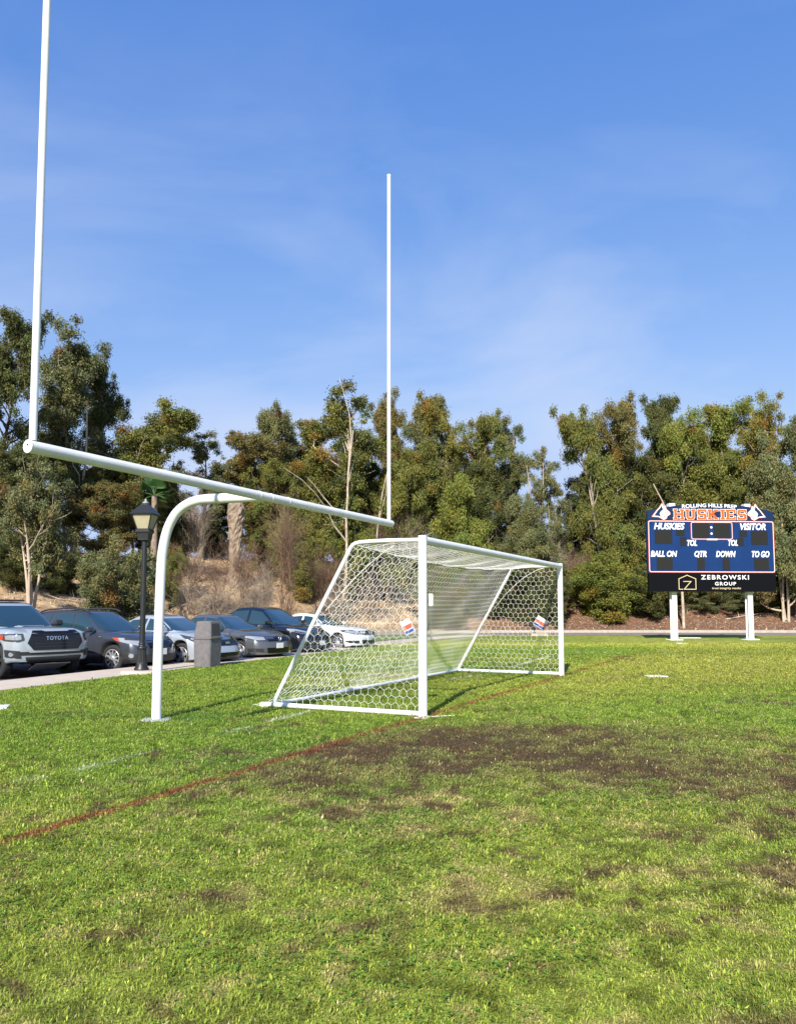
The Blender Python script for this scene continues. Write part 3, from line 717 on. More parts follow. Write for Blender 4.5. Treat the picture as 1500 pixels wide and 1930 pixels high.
# ================================================================== LAMP POST
def lamp():
    b = on_ground(267, 1268.5)
    pad = MB(); pad.lathe([(0.44, -0.12), (0.44, 0.05), (0.42, 0.065), (0.02, 0.068)], 28)
    padm = pad.build('lamp_pad', M['concrete'], loc=(b.x + 0.02, b.y - 0.12, 0)); tag(padm, 'round pale concrete pad in the grass under the street lamp', 'concrete pad')
    ztop = 3.97; sc = b.y / FPX
    g = thing('street_lamp', 'black street lamp with a four-sided amber glass lantern and fluted base', 'street lamp', (b.x, b.y, 0.065))
    def z(py): return hz(py, b.y) - 0.065
    mb = MB(); mb.lathe([(0.165, 0), (0.165, 0.05), (0.13, 0.09), (0.125, 0.13), (0.118, 0.16)], 24)
    n = 16; prof = []
    mb.build('base', M['black_metal'], g)
    mb = MB()
    V = []; F = []
    rings = [(0.118, 0.16), (0.112, 0.2), (0.098, 0.46), (0.098, 0.50)]
    nn = 48
    for r_, zz in rings:
        for k in range(nn):
            a = 2 * math.pi * k / nn; rr_ = r_ * (1 - 0.07 * (k % 3 == 0)); V.append((rr_ * math.cos(a), rr_ * math.sin(a), zz))
    for i in range(len(rings) - 1):
        for k in range(nn): k2 = (k + 1) % nn; F.append((i * nn + k, i * nn + k2, (i + 1) * nn + k2, (i + 1) * nn + k))
    mb.add(V, F); mb.lathe([(0.115, 0.50), (0.118, 0.52), (0.105, 0.545), (0.078, 0.56), (0.074, 0.60), (0.09, 0.62), (0.066, 0.64)], 24); mb.build('fluted_collar', M['black_metal'], g)
    zb = z(1018)
    mb = MB(); mb.tube([(0, 0, 0.62), (0, 0, zb + 0.01)], [0.065, 0.058], 20); mb.build('pole', M['black_metal'], g)
    lam = empty('lantern', (0, 0, zb), R(-5)); lam.parent = g
    def sq(r_, zz, top=False): return [(r_ * sx_, r_ * sy_, zz) for sx_, sy_ in ((-1, -1), (1, -1), (1, 1), (-1, 1))]
    def frus(rs): 
        V = []; F = []
        for r_, zz in rs: V += sq(r_, zz)
        for i in range(len(rs) - 1):
            for k in range(4): F.append((i * 4 + k, i * 4 + (k + 1) % 4, (i + 1) * 4 + (k + 1) % 4, (i + 1) * 4 + k))
        F += [(3, 2, 1, 0), tuple(len(V) - 4 + k for k in range(4))]
        return V, F
    h1 = z(1003) - zb; h2 = z(998.5) - zb; h3 = z(970) - zb; h4 = z(951.5) - zb; h5 = z(947) - zb
    mb = MB(); mb.add(*frus([(0.12, 0), (0.12, 0.02), (0.135, h1 - 0.04), (0.16, h1), (0.16, h2)])); mb.build('lantern_base', M['black_metal'], lam)
    fr = MB()
    r0, r1 = 0.135, 0.235
    for sx_, sy_ in ((-1, -1), (1, -1), (1, 1), (-1, 1)):
        fr.tube([(r0 * sx_, r0 * sy_, h2), (r1 * sx_, r1 * sy_, h3)], 0.015, 6, smooth=False)
    for k in range(4):
        A = Matrix.Rotation(k * math.pi / 2, 3, 'Z'); fr.tube([A @ Vector((-r0, -r0, h2 + .008)), A @ Vector((r0, -r0, h2 + .008))], 0.012, 6, smooth=False); fr.tube([A @ Vector((-r1, -r1, h3 - .008)), A @ Vector((r1, -r1, h3 - .008))], 0.014, 6, smooth=False)
    fr.build('frame', M['black_metal'], lam)
    for k in range(4):
        A = Matrix.Rotation(k * math.pi / 2, 3, 'Z'); e = 0.006
        mb = MB(); mb.add([A @ Vector(p) for p in ((-r0 + .012, -r0 + e, h2), (r0 - .012, -r0 + e, h2), (r1 - .012, -r1 + e, h3), (-r1 + .012, -r1 + e, h3))] + [A @ Vector(p) for p in ((-r0 + .012, -r0 + e + .004, h2), (r0 - .012, -r0 + e + .004, h2), (r1 - .012, -r1 + e + .004, h3), (-r1 + .012, -r1 + e + .004, h3))],
               [(0, 1, 2, 3), (7, 6, 5, 4), (0, 4, 5, 1), (1, 5, 6, 2), (2, 6, 7, 3), (3, 7, 4, 0)]); mb.build('glass_pane', M['lamp_glass'], lam)
    mb = MB(); mb.add(*frus([(0.27, h3 - 0.012), (0.275, h3 + 0.012), (0.255, h3 + 0.03), (0.085, h4), (0.08, h4 + 0.01)])); mb.build('lantern_roof', M['black_metal'], lam)
    mb = MB(); mb.lathe([(0.05, h4 + 0.005), (0.055, h4 + 0.03), (0.085, h4 + 0.04), (0.07, h4 + 0.06), (0.02, h4 + 0.09), (0.028, h4 + 0.12), (0.003, h4 + 0.15)], 16); mb.build('finial', mat('finial', (0.30, 0.30, 0.29), 0.5), lam)
lamp()

# ================================================================== LITTER BIN
def bin_():
    b = on_ground(386, 1258.5, 0.0)
    b = Vector((b.x, b.y + 0.28, 0.012))
    g = thing('trash_can', 'tall square grey plastic trash can with a hooded lid beside the walkway', 'trash can', b, R(-22))
    def ring(hw, z, ch): return [(x * (hw - (ch if i % 2 == 0 else 0)), y * (hw - (0 if i % 2 == 0 else ch)), z) for i, (x, y) in enumerate(((-1, -1), (-1, -1), (1, -1), (1, -1), (1, 1), (1, 1), (-1, 1), (-1, 1)))]
    def oct_(hw, z, ch): return [(-hw + ch, -hw, z), (hw - ch, -hw, z), (hw, -hw + ch, z), (hw, hw - ch, z), (hw - ch, hw, z), (-hw + ch, hw, z), (-hw, hw - ch, z), (-hw, -hw + ch, z)]
    def loft(rs, caps=True):
        V = []; F = []
        for hw, z, ch in rs: V += oct_(hw, z, ch)
        for i in range(len(rs) - 1):
            for k in range(8): F.append((i * 8 + k, i * 8 + (k + 1) % 8, (i + 1) * 8 + (k + 1) % 8, (i + 1) * 8 + k))
        F += [tuple(range(7, -1, -1)), tuple(len(V) - 8 + k for k in range(8))]
        return V, F
    k = 0.262
    hb = 0.73
    mb = MB(); mb.add(*loft([(k * 0.93, 0.0, 0.02), (k * 0.94, 0.02, 0.03), (k, hb, 0.03)])); mb.build('bin_body', M['bin_plastic'], g)
    mb = MB(); mb.add(*loft([(k * 1.03, hb - 0.035, 0.03), (k * 1.07, hb - 0.02, 0.03), (k * 1.08, hb + 0.02, 0.035), (k * 1.0, hb + 0.03, 0.03)])); mb.build('rim', M['bin_plastic'], g)
    ht = hz(1171, b.y) - 0.012
    mb = MB(); mb.add(*loft([(k * 0.985, hb + 0.03, 0.03), (k * 0.84, ht - 0.03, 0.035), (k * 0.80, ht, 0.05), (k * 0.3, ht + 0.012, 0.03)])); lid = mb.build('lid', M['bin_plastic'], g)
    for kk in (0, 1):
        A = Matrix.Rotation(kk * math.pi + math.pi / 2, 3, 'Z')
        def q(x, z, e=0.004): 
            f_ = (z - hb - 0.03) / (ht - hb - 0.06); hw = k * 0.985 + (k * 0.84 - k * 0.985) * f_; return A @ Vector((x * hw, -hw - e, z))
        z0, z1 = hb + 0.07, ht - 0.06
        mb = MB(); mb.add([q(-0.72, z0), q(0.72, z0), q(0.72, z1), q(-0.72, z1), q(-0.72, z0, -0.01), q(0.72, z0, -0.01), q(0.72, z1, -0.01), q(-0.72, z1, -0.01)], [(0, 1, 2, 3), (7, 6, 5, 4), (0, 4, 5, 1), (1, 5, 6, 2), (2, 6, 7, 3), (3, 7, 4, 0)])
        mb.build('flap', M['bin_dark'], lid)
bin_()

# ================================================================== SCOREBOARD
def scoreboard():
    YB = 37.8
    A0 = at(1222.5, 1100, YB); A1 = at(1461.5, 1100, YB + 0.45); Wb = (Vector((A1.x, A1.y, 0)) - Vector((A0.x, A0.y, 0))).length
    dirx = Vector((A1.x - A0.x, A1.y - A0.y, 0)).normalized(); rz = math.atan2(dirx.y, dirx.x)
    g = thing('scoreboard', 'blue and black football scoreboard on two white posts at the far edge of the field', 'scoreboard', (A0.x, A0.y, 0), rz)
    K = Wb / (1308 - 113)
    def u(zx): return (zx - 113) * K
    def z(zy, zx=113): 
        zy = zy - 12 * (zx - 113) / 1195.0 * (1 - (zy - 305) / 900.0); return hz(920 + zy / 5, YB)
    navy = mat('board_navy', (0.010, 0.030, 0.085), 0.4, spec=0.2, noise=0.3, nscale=1.2); blue = mat('board_blue', (0.008, 0.035, 0.135), 0.35, spec=0.25, noise=0.22, nscale=1.5)
    black = mat('board_black', (0.004, 0.004, 0.005), 0.3, spec=0.15); orange = mat('board_orange', (0.66, 0.10, 0.008), 0.5); white = mat('board_white', (0.85, 0.85, 0.85), 0.5)
    digit = mat('digit_panel', (0.016, 0.016, 0.015), 0.6, spec=0.2); tan = mat('board_tan', (0.62, 0.50, 0.28), 0.5); trim = mat('board_trim', (0.9, 0.36, 0.20), 0.5)
    F0 = 0.0   # local y of the face; the viewer is on the -y side
    def slab(name, poly, th, m_, parent, y=0.0):
        mb = MB(); mb.prism(poly, y - th, y + 0.0); return mb.build(name, m_, parent)
    def rect(x0, x1, z0, z1): return [(x0, z0), (x1, z0), (x1, z1), (x0, z1)]
    zt, zm, zl = z(305), z(800), z(975)
    cab = MB(); cab.box(((u(113) + u(1308)) / 2, 0.13, (zt + zm) / 2), (Wb, 0.26, zt - zm), bev=0.01); p_main = cab.build('score_panel', blue, g)
    sp = MB(); sp.box((Wb / 2, 0.10, (zm + zl) / 2 - 0.002), (Wb, 0.20, zm - zl - 0.004), bev=0.01); p_sp = sp.build('sponsor_panel', black, g)
    # arched header
    top = [(0.0 + Wb * k / 20, hz(920 + (215 - 75 * math.sin(math.pi * k / 20) ** 0.8) / 5, YB)) for k in range(21)]
    hd = MB(); hd.prism([(Wb, zt + 0.004), (0, zt + 0.004)] + top, 0.02, 0.14); p_hd = hd.build('header_panel', navy, g)
    def text(txt, x0, x1, y0, y1, m_, name, parent, offset=0.02, shear=0.0, arch=0.0, yd=0.02, sp_=1.0, jitter=None):
        V, F = text_geo(txt, 1.0, offset, shear, 0.5, sp_)
        mn, mx_ = V[:, :2].min(0), V[:, :2].max(0); U = (V[:, 0] - mn[0]) / (mx_[0] - mn[0]); Wv = (V[:, 1] - mn[1]) / (mx_[1] - mn[1])
        X = u(x0) + (u(x1) - u(x0)) * U; cz = (x0 + x1) / 2
        Z = z(y1, cz) + (z(y0, cz) - z(y1, cz)) * Wv + arch * np.sin(np.pi * U)
        Yd = np.where(V[:, 2] > 0, -yd, -0.001)
        mb = MB(); mb.add(np.stack([X, Yd, Z], -1).tolist(), F)
        return mb.build(name, m_, parent)
    # block letters on a 7x9 grid drawn as slab strokes
    GL = {'H': [(0, 0, 1.6, 9), (4.4, 0, 6, 9), (1, 3.8, 5, 5.4), (-.5, 0, 2.3, 1.3), (3.7, 0, 6.5, 1.3), (-.5, 7.7, 2.3, 9), (3.7, 7.7, 6.5, 9)],
          'U': [(0.2, 1.6, 1.9, 9), (4.1, 1.6, 5.8, 9), (1, 0, 5, 1.8), (-.5, 7.7, 2.4, 9), (3.6, 7.7, 6.5, 9), (0.6, 0.8, 1.9, 2), (4.1, .8, 5.4, 2)],
          'S': [(0.6, 7.3, 5.6, 9), (0, 4.6, 1.7, 8.4), (0.6, 3.7, 5.4, 5.3), (4.3, 0.6, 6, 4.6), (0.4, 0, 5.4, 1.7), (0, 0, 1.2, 2.8), (4.8, 6.2, 6, 9)],
          'K': [(0, 0, 1.7, 9), (-.5, 0, 2.3, 1.3), (-.5, 7.7, 2.3, 9), (3.7, 0, 6.5, 1.3), (3.7, 7.7, 6.5, 9)],
          'I': [(1.0, 0, 2.7, 9), (0.2, 0, 3.5, 1.3), (0.2, 7.7, 3.5, 9)],
          'E': [(0, 0, 1.7, 9), (-.5, 0, 5.9, 1.5), (-.5, 7.5, 5.9, 9), (1, 3.8, 4.4, 5.2), (4.7, 0, 5.9, 3), (4.7, 6, 5.9, 9)]}
    adv = {'H': 7.6, 'U': 7.6, 'S': 7.2, 'K': 7.6, 'I': 4.4, 'E': 7.2}
    tot = sum(adv[c] for c in 'HUSKIES') - 1.0
    X0, X1, ZT_, ZB_ = 358, 1045, 202, 296
    def ttl(name, grow, m_, yd, parent):
        mb = MB(); x = 0.5; sx_ = (u(X1) - u(X0)) / tot; sz_ = (z(ZT_, 700) - z(ZB_, 700)) / 9
        for i_, c in enumerate('HUSKIES'):
            rs = [(a, b, c2, d) for a, b, c2, d in GL[c]]
            for j_, (a, b, c2, d) in enumerate(rs):
                mb.prism(rect(u(X0) + (x + a) * sx_ - grow, u(X0) + (x + c2) * sx_ + grow, z(ZB_, 700) + b * sz_ - grow, z(ZB_, 700) + d * sz_ + grow), -yd - 0.0007 * (j_ + 1), -yd + 0.010)
            if c == 'K':
                for (p, q) in (((1.4, 4.2), (5.2, 8.2)), ((2.4, 5.0), (5.2, 0.8))):
                    p = Vector((x + p[0], p[1])); q = Vector((x + q[0], q[1])); d_ = (q - p).normalized(); nn = Vector((-d_.y, d_.x)) * (0.85)
                    pl = [p + nn, q + nn, q - nn, p - nn]
                    mb.prism([(u(X0) + a.x * sx_ + (grow if a.x > p.x else -grow) * 0.5, z(ZB_, 700) + a.y * sz_) for a in pl], -yd - 0.006, -yd + 0.010)
            x += adv[c]
        return mb.build(name, m_, parent)
    ttl('letter_outline', 0.020, white, 0.000, p_hd); ttl('team_name', 0.0, orange, 0.012, p_hd)
    text('ROLLING HILLS PREP', 440, 960, 158, 193, white, 'lettering', p_hd, 0.018, arch=0.06, yd=0.004)
    T = [('HUSKIES', 172, 460, 328, 390), ('VISITOR', 985, 1230, 334, 397), ('TOL', 478, 572, 489, 546), ('TOL', 866, 958, 489, 546), ('BALL ON', 135, 382, 590, 648), ('OTR', 545, 660, 592, 650), ('DOWN', 748, 933, 593, 652), ('TO GO', 1087, 1255, 594, 654)]
    for s_, a, b, c, d in T: text(s_, a, b, c, d, white, 'lettering', p_main, 0.030, 0.22, yd=0.012)
    mb = MB(); mb.prism([(u(565), z(642, 570)), (u(573), z(630, 570)), (u(588), z(652, 570)), (u(580), z(656, 570))], -0.0125, -0.002); mb.build('lettering', white, p_main)
    for a, b, c, d in ((178, 340, 397, 525), (378, 458, 395, 450), (415, 472, 462, 545), (540, 692, 332, 466), (735, 890, 332, 468), (975, 1050, 402, 458), (962, 1015, 466, 548), (1087, 1245, 404, 535), (190, 338, 655, 770), (570, 640, 657, 772), (808, 876, 659, 775), (1107, 1245, 663, 776)):
        cx = (a + b) / 2
        dp = slab('digit_panel', rect(u(a), u(b), z(d, cx), z(c, cx)), 0.012, digit, p_main)
    for yy in (371, 430):
        mb = MB(); mb.tube([(u(711), -0.02, z(yy, 711)), (u(711), 0.0, z(yy, 711))], 0.052, 16); mb.build('colon_light', white, p_main)
    def rframe(name, a, b, c, d, rad, w, m_, parent, yd):
        def rr(x0, x1, z0, z1, r_):
            o = []
            for cx, cz, a0 in ((x1 - r_, z1 - r_, 0), (x0 + r_, z1 - r_, 90), (x0 + r_, z0 + r_, 180), (x1 - r_, z0 + r_, 270)):
                for k in range(7): an = R(a0 + 15 * k); o.append((cx + r_ * math.cos(an), cz + r_ * math.sin(an)))
            return o
        cx = (a + b) / 2; x0, x1 = u(a), u(b); z0, z1 = z(d, cx), z(c, cx)
        O = rr(x0, x1, z0, z1, rad); I = rr(x0 + w, x1 - w, z0 + w, z1 - w, rad - w * 0.7); n = len(O)
        V = [(p[0], -yd, p[1]) for p in O + I] + [(p[0], -0.0, p[1]) for p in O + I]
        F = [(i, (i + 1) % n, n + (i + 1) % n, n + i) for i in range(n)] + [(2 * n + i, 2 * n + (i + 1) % n, (i + 1) % n, i) for i in range(n)] + [(n + i, n + (i + 1) % n, 3 * n + (i + 1) % n, 3 * n + i) for i in range(n)]
        mb = MB(); mb.add(V, F); return mb.build(name, m_, parent)
    rframe('border', 115, 1306, 309, 797, 0.11, 0.055, orange, p_main, 0.010); rframe('border_line', 120, 1301, 313, 792, 0.09, 0.022, white, p_main, 0.014)
    rframe('clock_border', 517, 913, 319, 487, 0.11, 0.045, orange, p_main, 0.010); rframe('clock_border_line', 521, 909, 323, 483, 0.09, 0.016, white, p_main, 0.016)
    mb = MB(); mb.prism([(u(664), z(491, 715)), (u(764), z(491, 715)), (u(770), z(478, 715)), (u(672), z(478, 715))], -0.018, -0.002); mb.build('maker_plate', white, p_main)
    text('ZEBROWSKI', 600, 1052, 820, 862, white, 'lettering', p_sp, 0.014, sp_=1.25, yd=0.008); text('GROUP', 730, 928, 885, 918, white, 'lettering', p_sp, 0.014, sp_=1.25, yd=0.008)
    text('trust integrity results', 700, 973, 934, 958, tan, 'lettering', p_sp, 0.012, yd=0.008)
    hs = [(392, 953), (392, 855), (470, 821), (550, 855), (550, 953), (440, 953), (505, 880), (436, 880)]
    mb = MB()
    def stroke(p, q, w=0.034, yd=0.008):
        a = Vector((u(p[0]), z(p[1], 470))); b_ = Vector((u(q[0]), z(q[1], 470))); d_ = (b_ - a).normalized(); nn = Vector((-d_.y, d_.x)) * w / 2; a -= d_ * w / 2; b_ += d_ * w / 2
        mb.prism([(a.x + nn.x, a.y + nn.y), (b_.x + nn.x, b_.y + nn.y), (b_.x - nn.x, b_.y - nn.y), (a.x - nn.x, a.y - nn.y)], -yd - 0.001 * len(mb.f) / 40, -0.001)
    for p, q in zip(hs[:-1], hs[1:]): stroke(p, q)
    stroke((392, 953), (425, 953)); mb.build('house_logo', tan, p_sp)
    # dog-head emblems
    OUT = [(158, 268), (205, 206), (222, 190), (252, 146), (262, 158), (266, 176), (284, 166), (292, 200), (318, 222), (328, 238), (322, 250), (300, 262), (292, 284), (266, 298), (236, 280), (222, 272)]
    NAV = [(176, 259), (212, 208), (228, 194), (250, 164), (256, 186), (262, 202), (240, 220), (228, 240), (236, 262), (252, 276), (232, 268), (214, 262)]
    for fl in (False, True):
        fx = (lambda a: 1388 - a) if fl else (lambda a: a); dy = 8 if fl else 0
        o_ = [(u(fx(a)), z(b + dy, fx(a))) for a, b in OUT]; n_ = [(u(fx(a)), z(b + dy, fx(a))) for a, b in NAV]
        cx = sum(p[0] for p in o_) / len(o_); cz = sum(p[1] for p in o_) / len(o_)
        big = [(cx + (a - cx) * 1.07, cz + (b - cz) * 1.09) for a, b in o_]
        mb = MB(); mb.prism(big, -0.004, 0.015); e_ = mb.build('dog_emblem', orange, p_hd)
        mb = MB(); mb.prism(o_, -0.010, 0.010); mb.build('emblem_face', white, e_)
        mb = MB(); mb.prism(n_, -0.015, 0.010); mb.build('emblem_mane', navy, e_)
        mb = MB(); nz = [(286, 222), (300, 226), (296, 232), (284, 229)]; mb.prism([(u(fx(a)), z(b + dy, fx(a))) for a, b in nz], -0.014, 0.0); mb.build('emblem_eye', navy, e_)
        mb = MB(); nz = [(262, 272), (292, 266), (300, 255), (282, 262), (262, 262)]; mb.prism([(u(fx(a)), z(b + dy, fx(a))) for a, b in nz], -0.014, 0.0); mb.build('emblem_mouth', orange, e_)
    # posts (wide-flange steel)
    pm = mat('post_white', (0.80, 0.80, 0.78), 0.5, noise=0.2, nscale=2.5); pg = mat('post_grey', (0.42, 0.43, 0.44), 0.6)
    for zx, nm in ((368, 0), (1086, 1)):
        x = u(zx); post = MB(); w = 0.25; ztp = z(148 if nm == 0 else 152)
        yc = 0.40
        post.box((x, yc - 0.13, ztp / 2 - 0.01), (w, 0.018, ztp)); post.box((x, yc + 0.13, ztp / 2 - 0.01), (w, 0.018, ztp)); post.box((x, yc, ztp / 2 - 0.013), (0.014, 0.24, ztp - 0.01))
        po = post.build('post', pm, g)
        mb = MB(); mb.box((x, yc, z(150)), (0.30, 0.34, 0.17), bev=0.01); mb.build('post_cap', white, po)
        mb = MB(); mb.box((x, yc, 0.012), (0.62, 0.6, 0.05), bev=0.008); mb.build('base_plate', white, po)
        if nm == 0:
            mb = MB(); mb.box((x, yc - 0.145, 0.13), (0.26, 0.01, 0.22)); mb.build('grey_patch', pg, po)
    for hh in (2.6, 4.1, 5.5):
        mb = MB(); mb.box((Wb / 2, 0.265, hh), (Wb * 0.96, 0.03, 0.10)); mb.build('rear_rail', pm, g)
scoreboard()

# ================================================================== SMALL THINGS ON THE FIELD
def plate(px, py, w, d, label, rz=0.0, cat='ground plate', z=0.0, h=0.03):
    b = on_ground(px, py, z); mb = MB(); mb.box((0, 0, h / 2 - 0.005), (w, d, h), bev=0.006); o = mb.build('ground_plate', M['plate'], loc=b); o.rotation_euler.z = rz; tag(o, label, cat)
M['plate'] = mat('plate', (0.80, 0.80, 0.77), 0.6, noise=0.1)
plate(1235, 1275.5, 0.44, 0.30, 'small flat white base plate lying alone on the open grass right of the net', R(8))
plate(1297, 1202.5, 1.10, 0.5, 'long thin white plate in the grass behind the left scoreboard post', R(3))
plate(1284, 1213.0, 0.45, 0.30, 'small white plate in the grass just in front of the left scoreboard post', R(-10))
plate(-4, 1334.5, 0.30, 0.45, 'white ground plate cut off at the left edge of the photo below the walkway', R(20))
def sign_post():
    b = on_ground(813, 1208); g = thing('sign_post', 'narrow white sign on a thin green post seen through the net', 'sign post', b)
    zt = hz(1119, b.y); z0 = hz(1142, b.y)
    mb = MB(); mb.tube([(0, 0, -.1), (-0.02, 0, zt + 0.02)], 0.028, 8); mb.build('pole', mat('green_pole', (0.07, 0.13, 0.11), 0.6), g)
    mb = MB(); mb.box((-0.02, -0.04, (zt + z0) / 2), (0.19, 0.012, zt - z0), bev=0.004); mb.build('sign_panel', mat('sign_pale', (0.62, 0.70, 0.74), 0.4), g)
sign_post()
def small_fixture():
    b = at(1012, 1196, 44.0); b.z = 0.0; g = thing('ground_light', 'small black flood light on a pale concrete block beyond the far end of the net', 'ground light', b)
    mb = MB(); mb.box((0.1, 0, 0.07), (0.95, 0.5, 0.16), bev=0.02); mb.build('block', M['kerb'], g)
    mb = MB(); mb.lathe([(0.10, 0.15), (0.07, 0.19), (0.03, 0.2), (0.03, 0.36)], 12, c=(-0.15, 0, 0)); mb.build('stand', M['black_metal'], g)
    mb = MB(); mb.box((-0.15, 0, 0.44), (0.28, 0.14, 0.20), bev=0.02); mb.build('lamp_head', M['black_metal'], g)
small_fixture()

# ================================================================== CARS
def paint(name, c, metal=0.0, rough=0.28): return mat(name, c, rough, metal=metal, spec=0.5, coat=1.0)
M['glass_dark'] = mat('glass_dark', (0.016, 0.040, 0.050), 0.03, spec=1.0, coat=0.6)
M['rubber'] = mat('rubber', (0.02, 0.02, 0.02), 0.85)
M['plastic_dark'] = mat('plastic_dark', (0.022, 0.023, 0.025), 0.55)
M['gloss_black'] = mat('gloss_black', (0.006, 0.006, 0.007), 0.15)
M['alloy'] = mat('alloy', (0.62, 0.63, 0.65), 0.3, metal=0.7)
M['alloy_dark'] = mat('alloy_dark', (0.05, 0.05, 0.05), 0.4, metal=0.5)
M['chrome'] = mat('chrome', (0.75, 0.76, 0.78), 0.18, metal=1.0)
M['lens'] = mat('lens', (0.26, 0.28, 0.30), 0.12, spec=1.0, coat=1.0)
M['lens_dark'] = mat('lens_dark', (0.04, 0.045, 0.05), 0.10, spec=1.0)
M['amber'] = mat('amber', (0.40, 0.05, 0.02), 0.2)
M['plate_white'] = mat('plate_white', (0.78, 0.78, 0.76), 0.5)
M['interior'] = mat('interior', (0.02, 0.02, 0.02), 0.9)

NOSE = [Vector((0, 0, 0))]
def decal(name, bvh, poly, m_, parent, frame='front', off=0.006, step=0.05, sign=1, yaw=0.0):
    """patch that follows the body: poly is drawn in (h, z) and cast onto the surface"""
    nose = Vector((0, 0, 0)) if frame != 'front' else NOSE[0]
    if frame == 'side': h = Vector((1, 0, 0)); d = Vector((0, -sign, 0))          # sign=-1: right side (y<0)
    elif frame == 'top': h = None; d = Vector((0, 0, -1))
    else:
        h = Vector((-math.sin(yaw), math.cos(yaw), 0)); d = -Vector((math.cos(yaw), math.sin(yaw), 0))
    P = [Vector(p) for p in poly]; x0 = min(p.x for p in P); x1 = max(p.x for p in P); y0 = min(p.y for p in P); y1 = max(p.y for p in P)
    def ins(q):
        c = False; j = len(P) - 1
        for i in range(len(P)):
            a, b = P[i], P[j]
            if (a.y > q.y) != (b.y > q.y) and q.x < (b.x - a.x) * (q.y - a.y) / (b.y - a.y) + a.x: c = not c
            j = i
        return c
    pts = []
    for i in range(len(P)):
        a, b = P[i], P[(i + 1) % len(P)]; n = max(1, int((b - a).length / step)); pts += [a + (b - a) * k / n for k in range(n)]
    nb = len(pts)
    for i in range(1, int((x1 - x0) / step) + 1):
        for j in range(1, int((y1 - y0) / step) + 1):
            q = Vector((x0 + i * step, y0 + j * step))
            if ins(q) and min((q - p).length for p in pts[:nb]) > step * 0.4: pts.append(q)
    r = delaunay_2d_cdt(pts, [(i, (i + 1) % nb) for i in range(nb)], [list(range(nb))], 1, 1e-5)
    V = []; ok = []
    for q in r[0]:
        if frame == 'top': o = Vector((q.x, q.y, 5))
        else: o = nose + h * q.x + Vector((0, 0, q.y)) - d * 6
        hit, nrm, idx, _ = bvh.ray_cast(o, d)
        if hit is None: V.append(Vector((0, 0, 0))); ok.append(False)
        else:
            if nrm.dot(d) > 0: nrm = -nrm
            V.append(hit + nrm * off); ok.append(True)
    F = [f for f in r[2] if all(ok[i] for i in f)]
    mb = MB(); mb.add(V, F, True); me = mb.build(name, m_, parent)
    return me

def wheel(parent, x, y, r, w, style, rimc, out):
    """out = +1 / -1: side the rim faces"""
    wl = empty('wheel', (x, y, r)); wl.parent = parent
    T = Matrix.Rotation(R(90) * -out, 3, 'X')     # lathe axis z -> outward
    def lat(prof, n=36):
        mb = MB(); mb.lathe(prof, n, caps=False); mb.v = [tuple(T @ Vector(v)) for v in mb.v]; return mb
    lat([(r * 0.66, -w / 2), (r * 0.9, -w / 2), (r * 0.985, -w * 0.38), (r, -w * 0.2), (r, w * 0.2), (r * 0.985, w * 0.38), (r * 0.9, w / 2), (r * 0.70, w / 2), (r * 0.68, w * 0.40)]).build('tyre', M['rubber'], wl)
    mb = lat([(r * 0.68, w * 0.44), (r * 0.665, w * 0.47), (r * 0.63, w * 0.44), (r * 0.62, w * 0.10), (0.02, w * 0.08)])
    mb.build('wheel_well', M['interior'], wl)
    mb = MB()
    mb.lathe([(r * 0.62, w * 0.42), (r * 0.68, w * 0.455), (r * 0.68, w * 0.475), (r * 0.62, w * 0.455)], 36, caps=False)
    ns = style
    for k in range(ns):
        a = 2 * math.pi * k / ns + 0.3; c, s_ = math.cos(a), math.sin(a)
        wi, wo_ = (0.055, 0.034) if ns <= 5 else (0.026, 0.016)
        for (sg) in ((0,) if ns <= 6 else (0,)):
            pts = [(0.05, -wi, w * .42), (r * .65, -wo_, w * .44), (r * .65, wo_, w * .44), (0.05, wi, w * .42)]
            V = [Vector((p[0] * c - p[1] * s_, p[0] * s_ + p[1] * c, p[2])) for p in pts]; V += [v - Vector((0, 0, 0.05)) for v in V]
            mb.add(V, [(0, 1, 2, 3), (7, 6, 5, 4), (0, 4, 5, 1), (1, 5, 6, 2), (2, 6, 7, 3), (3, 7, 4, 0)])
    mb.lathe([(0.075, w * .36), (0.07, w * .46), (0.03, w * .48)], 16)
    mb.v = [tuple(T @ Vector(v)) for v in mb.v]; mb.build('rim', rimc, wl)

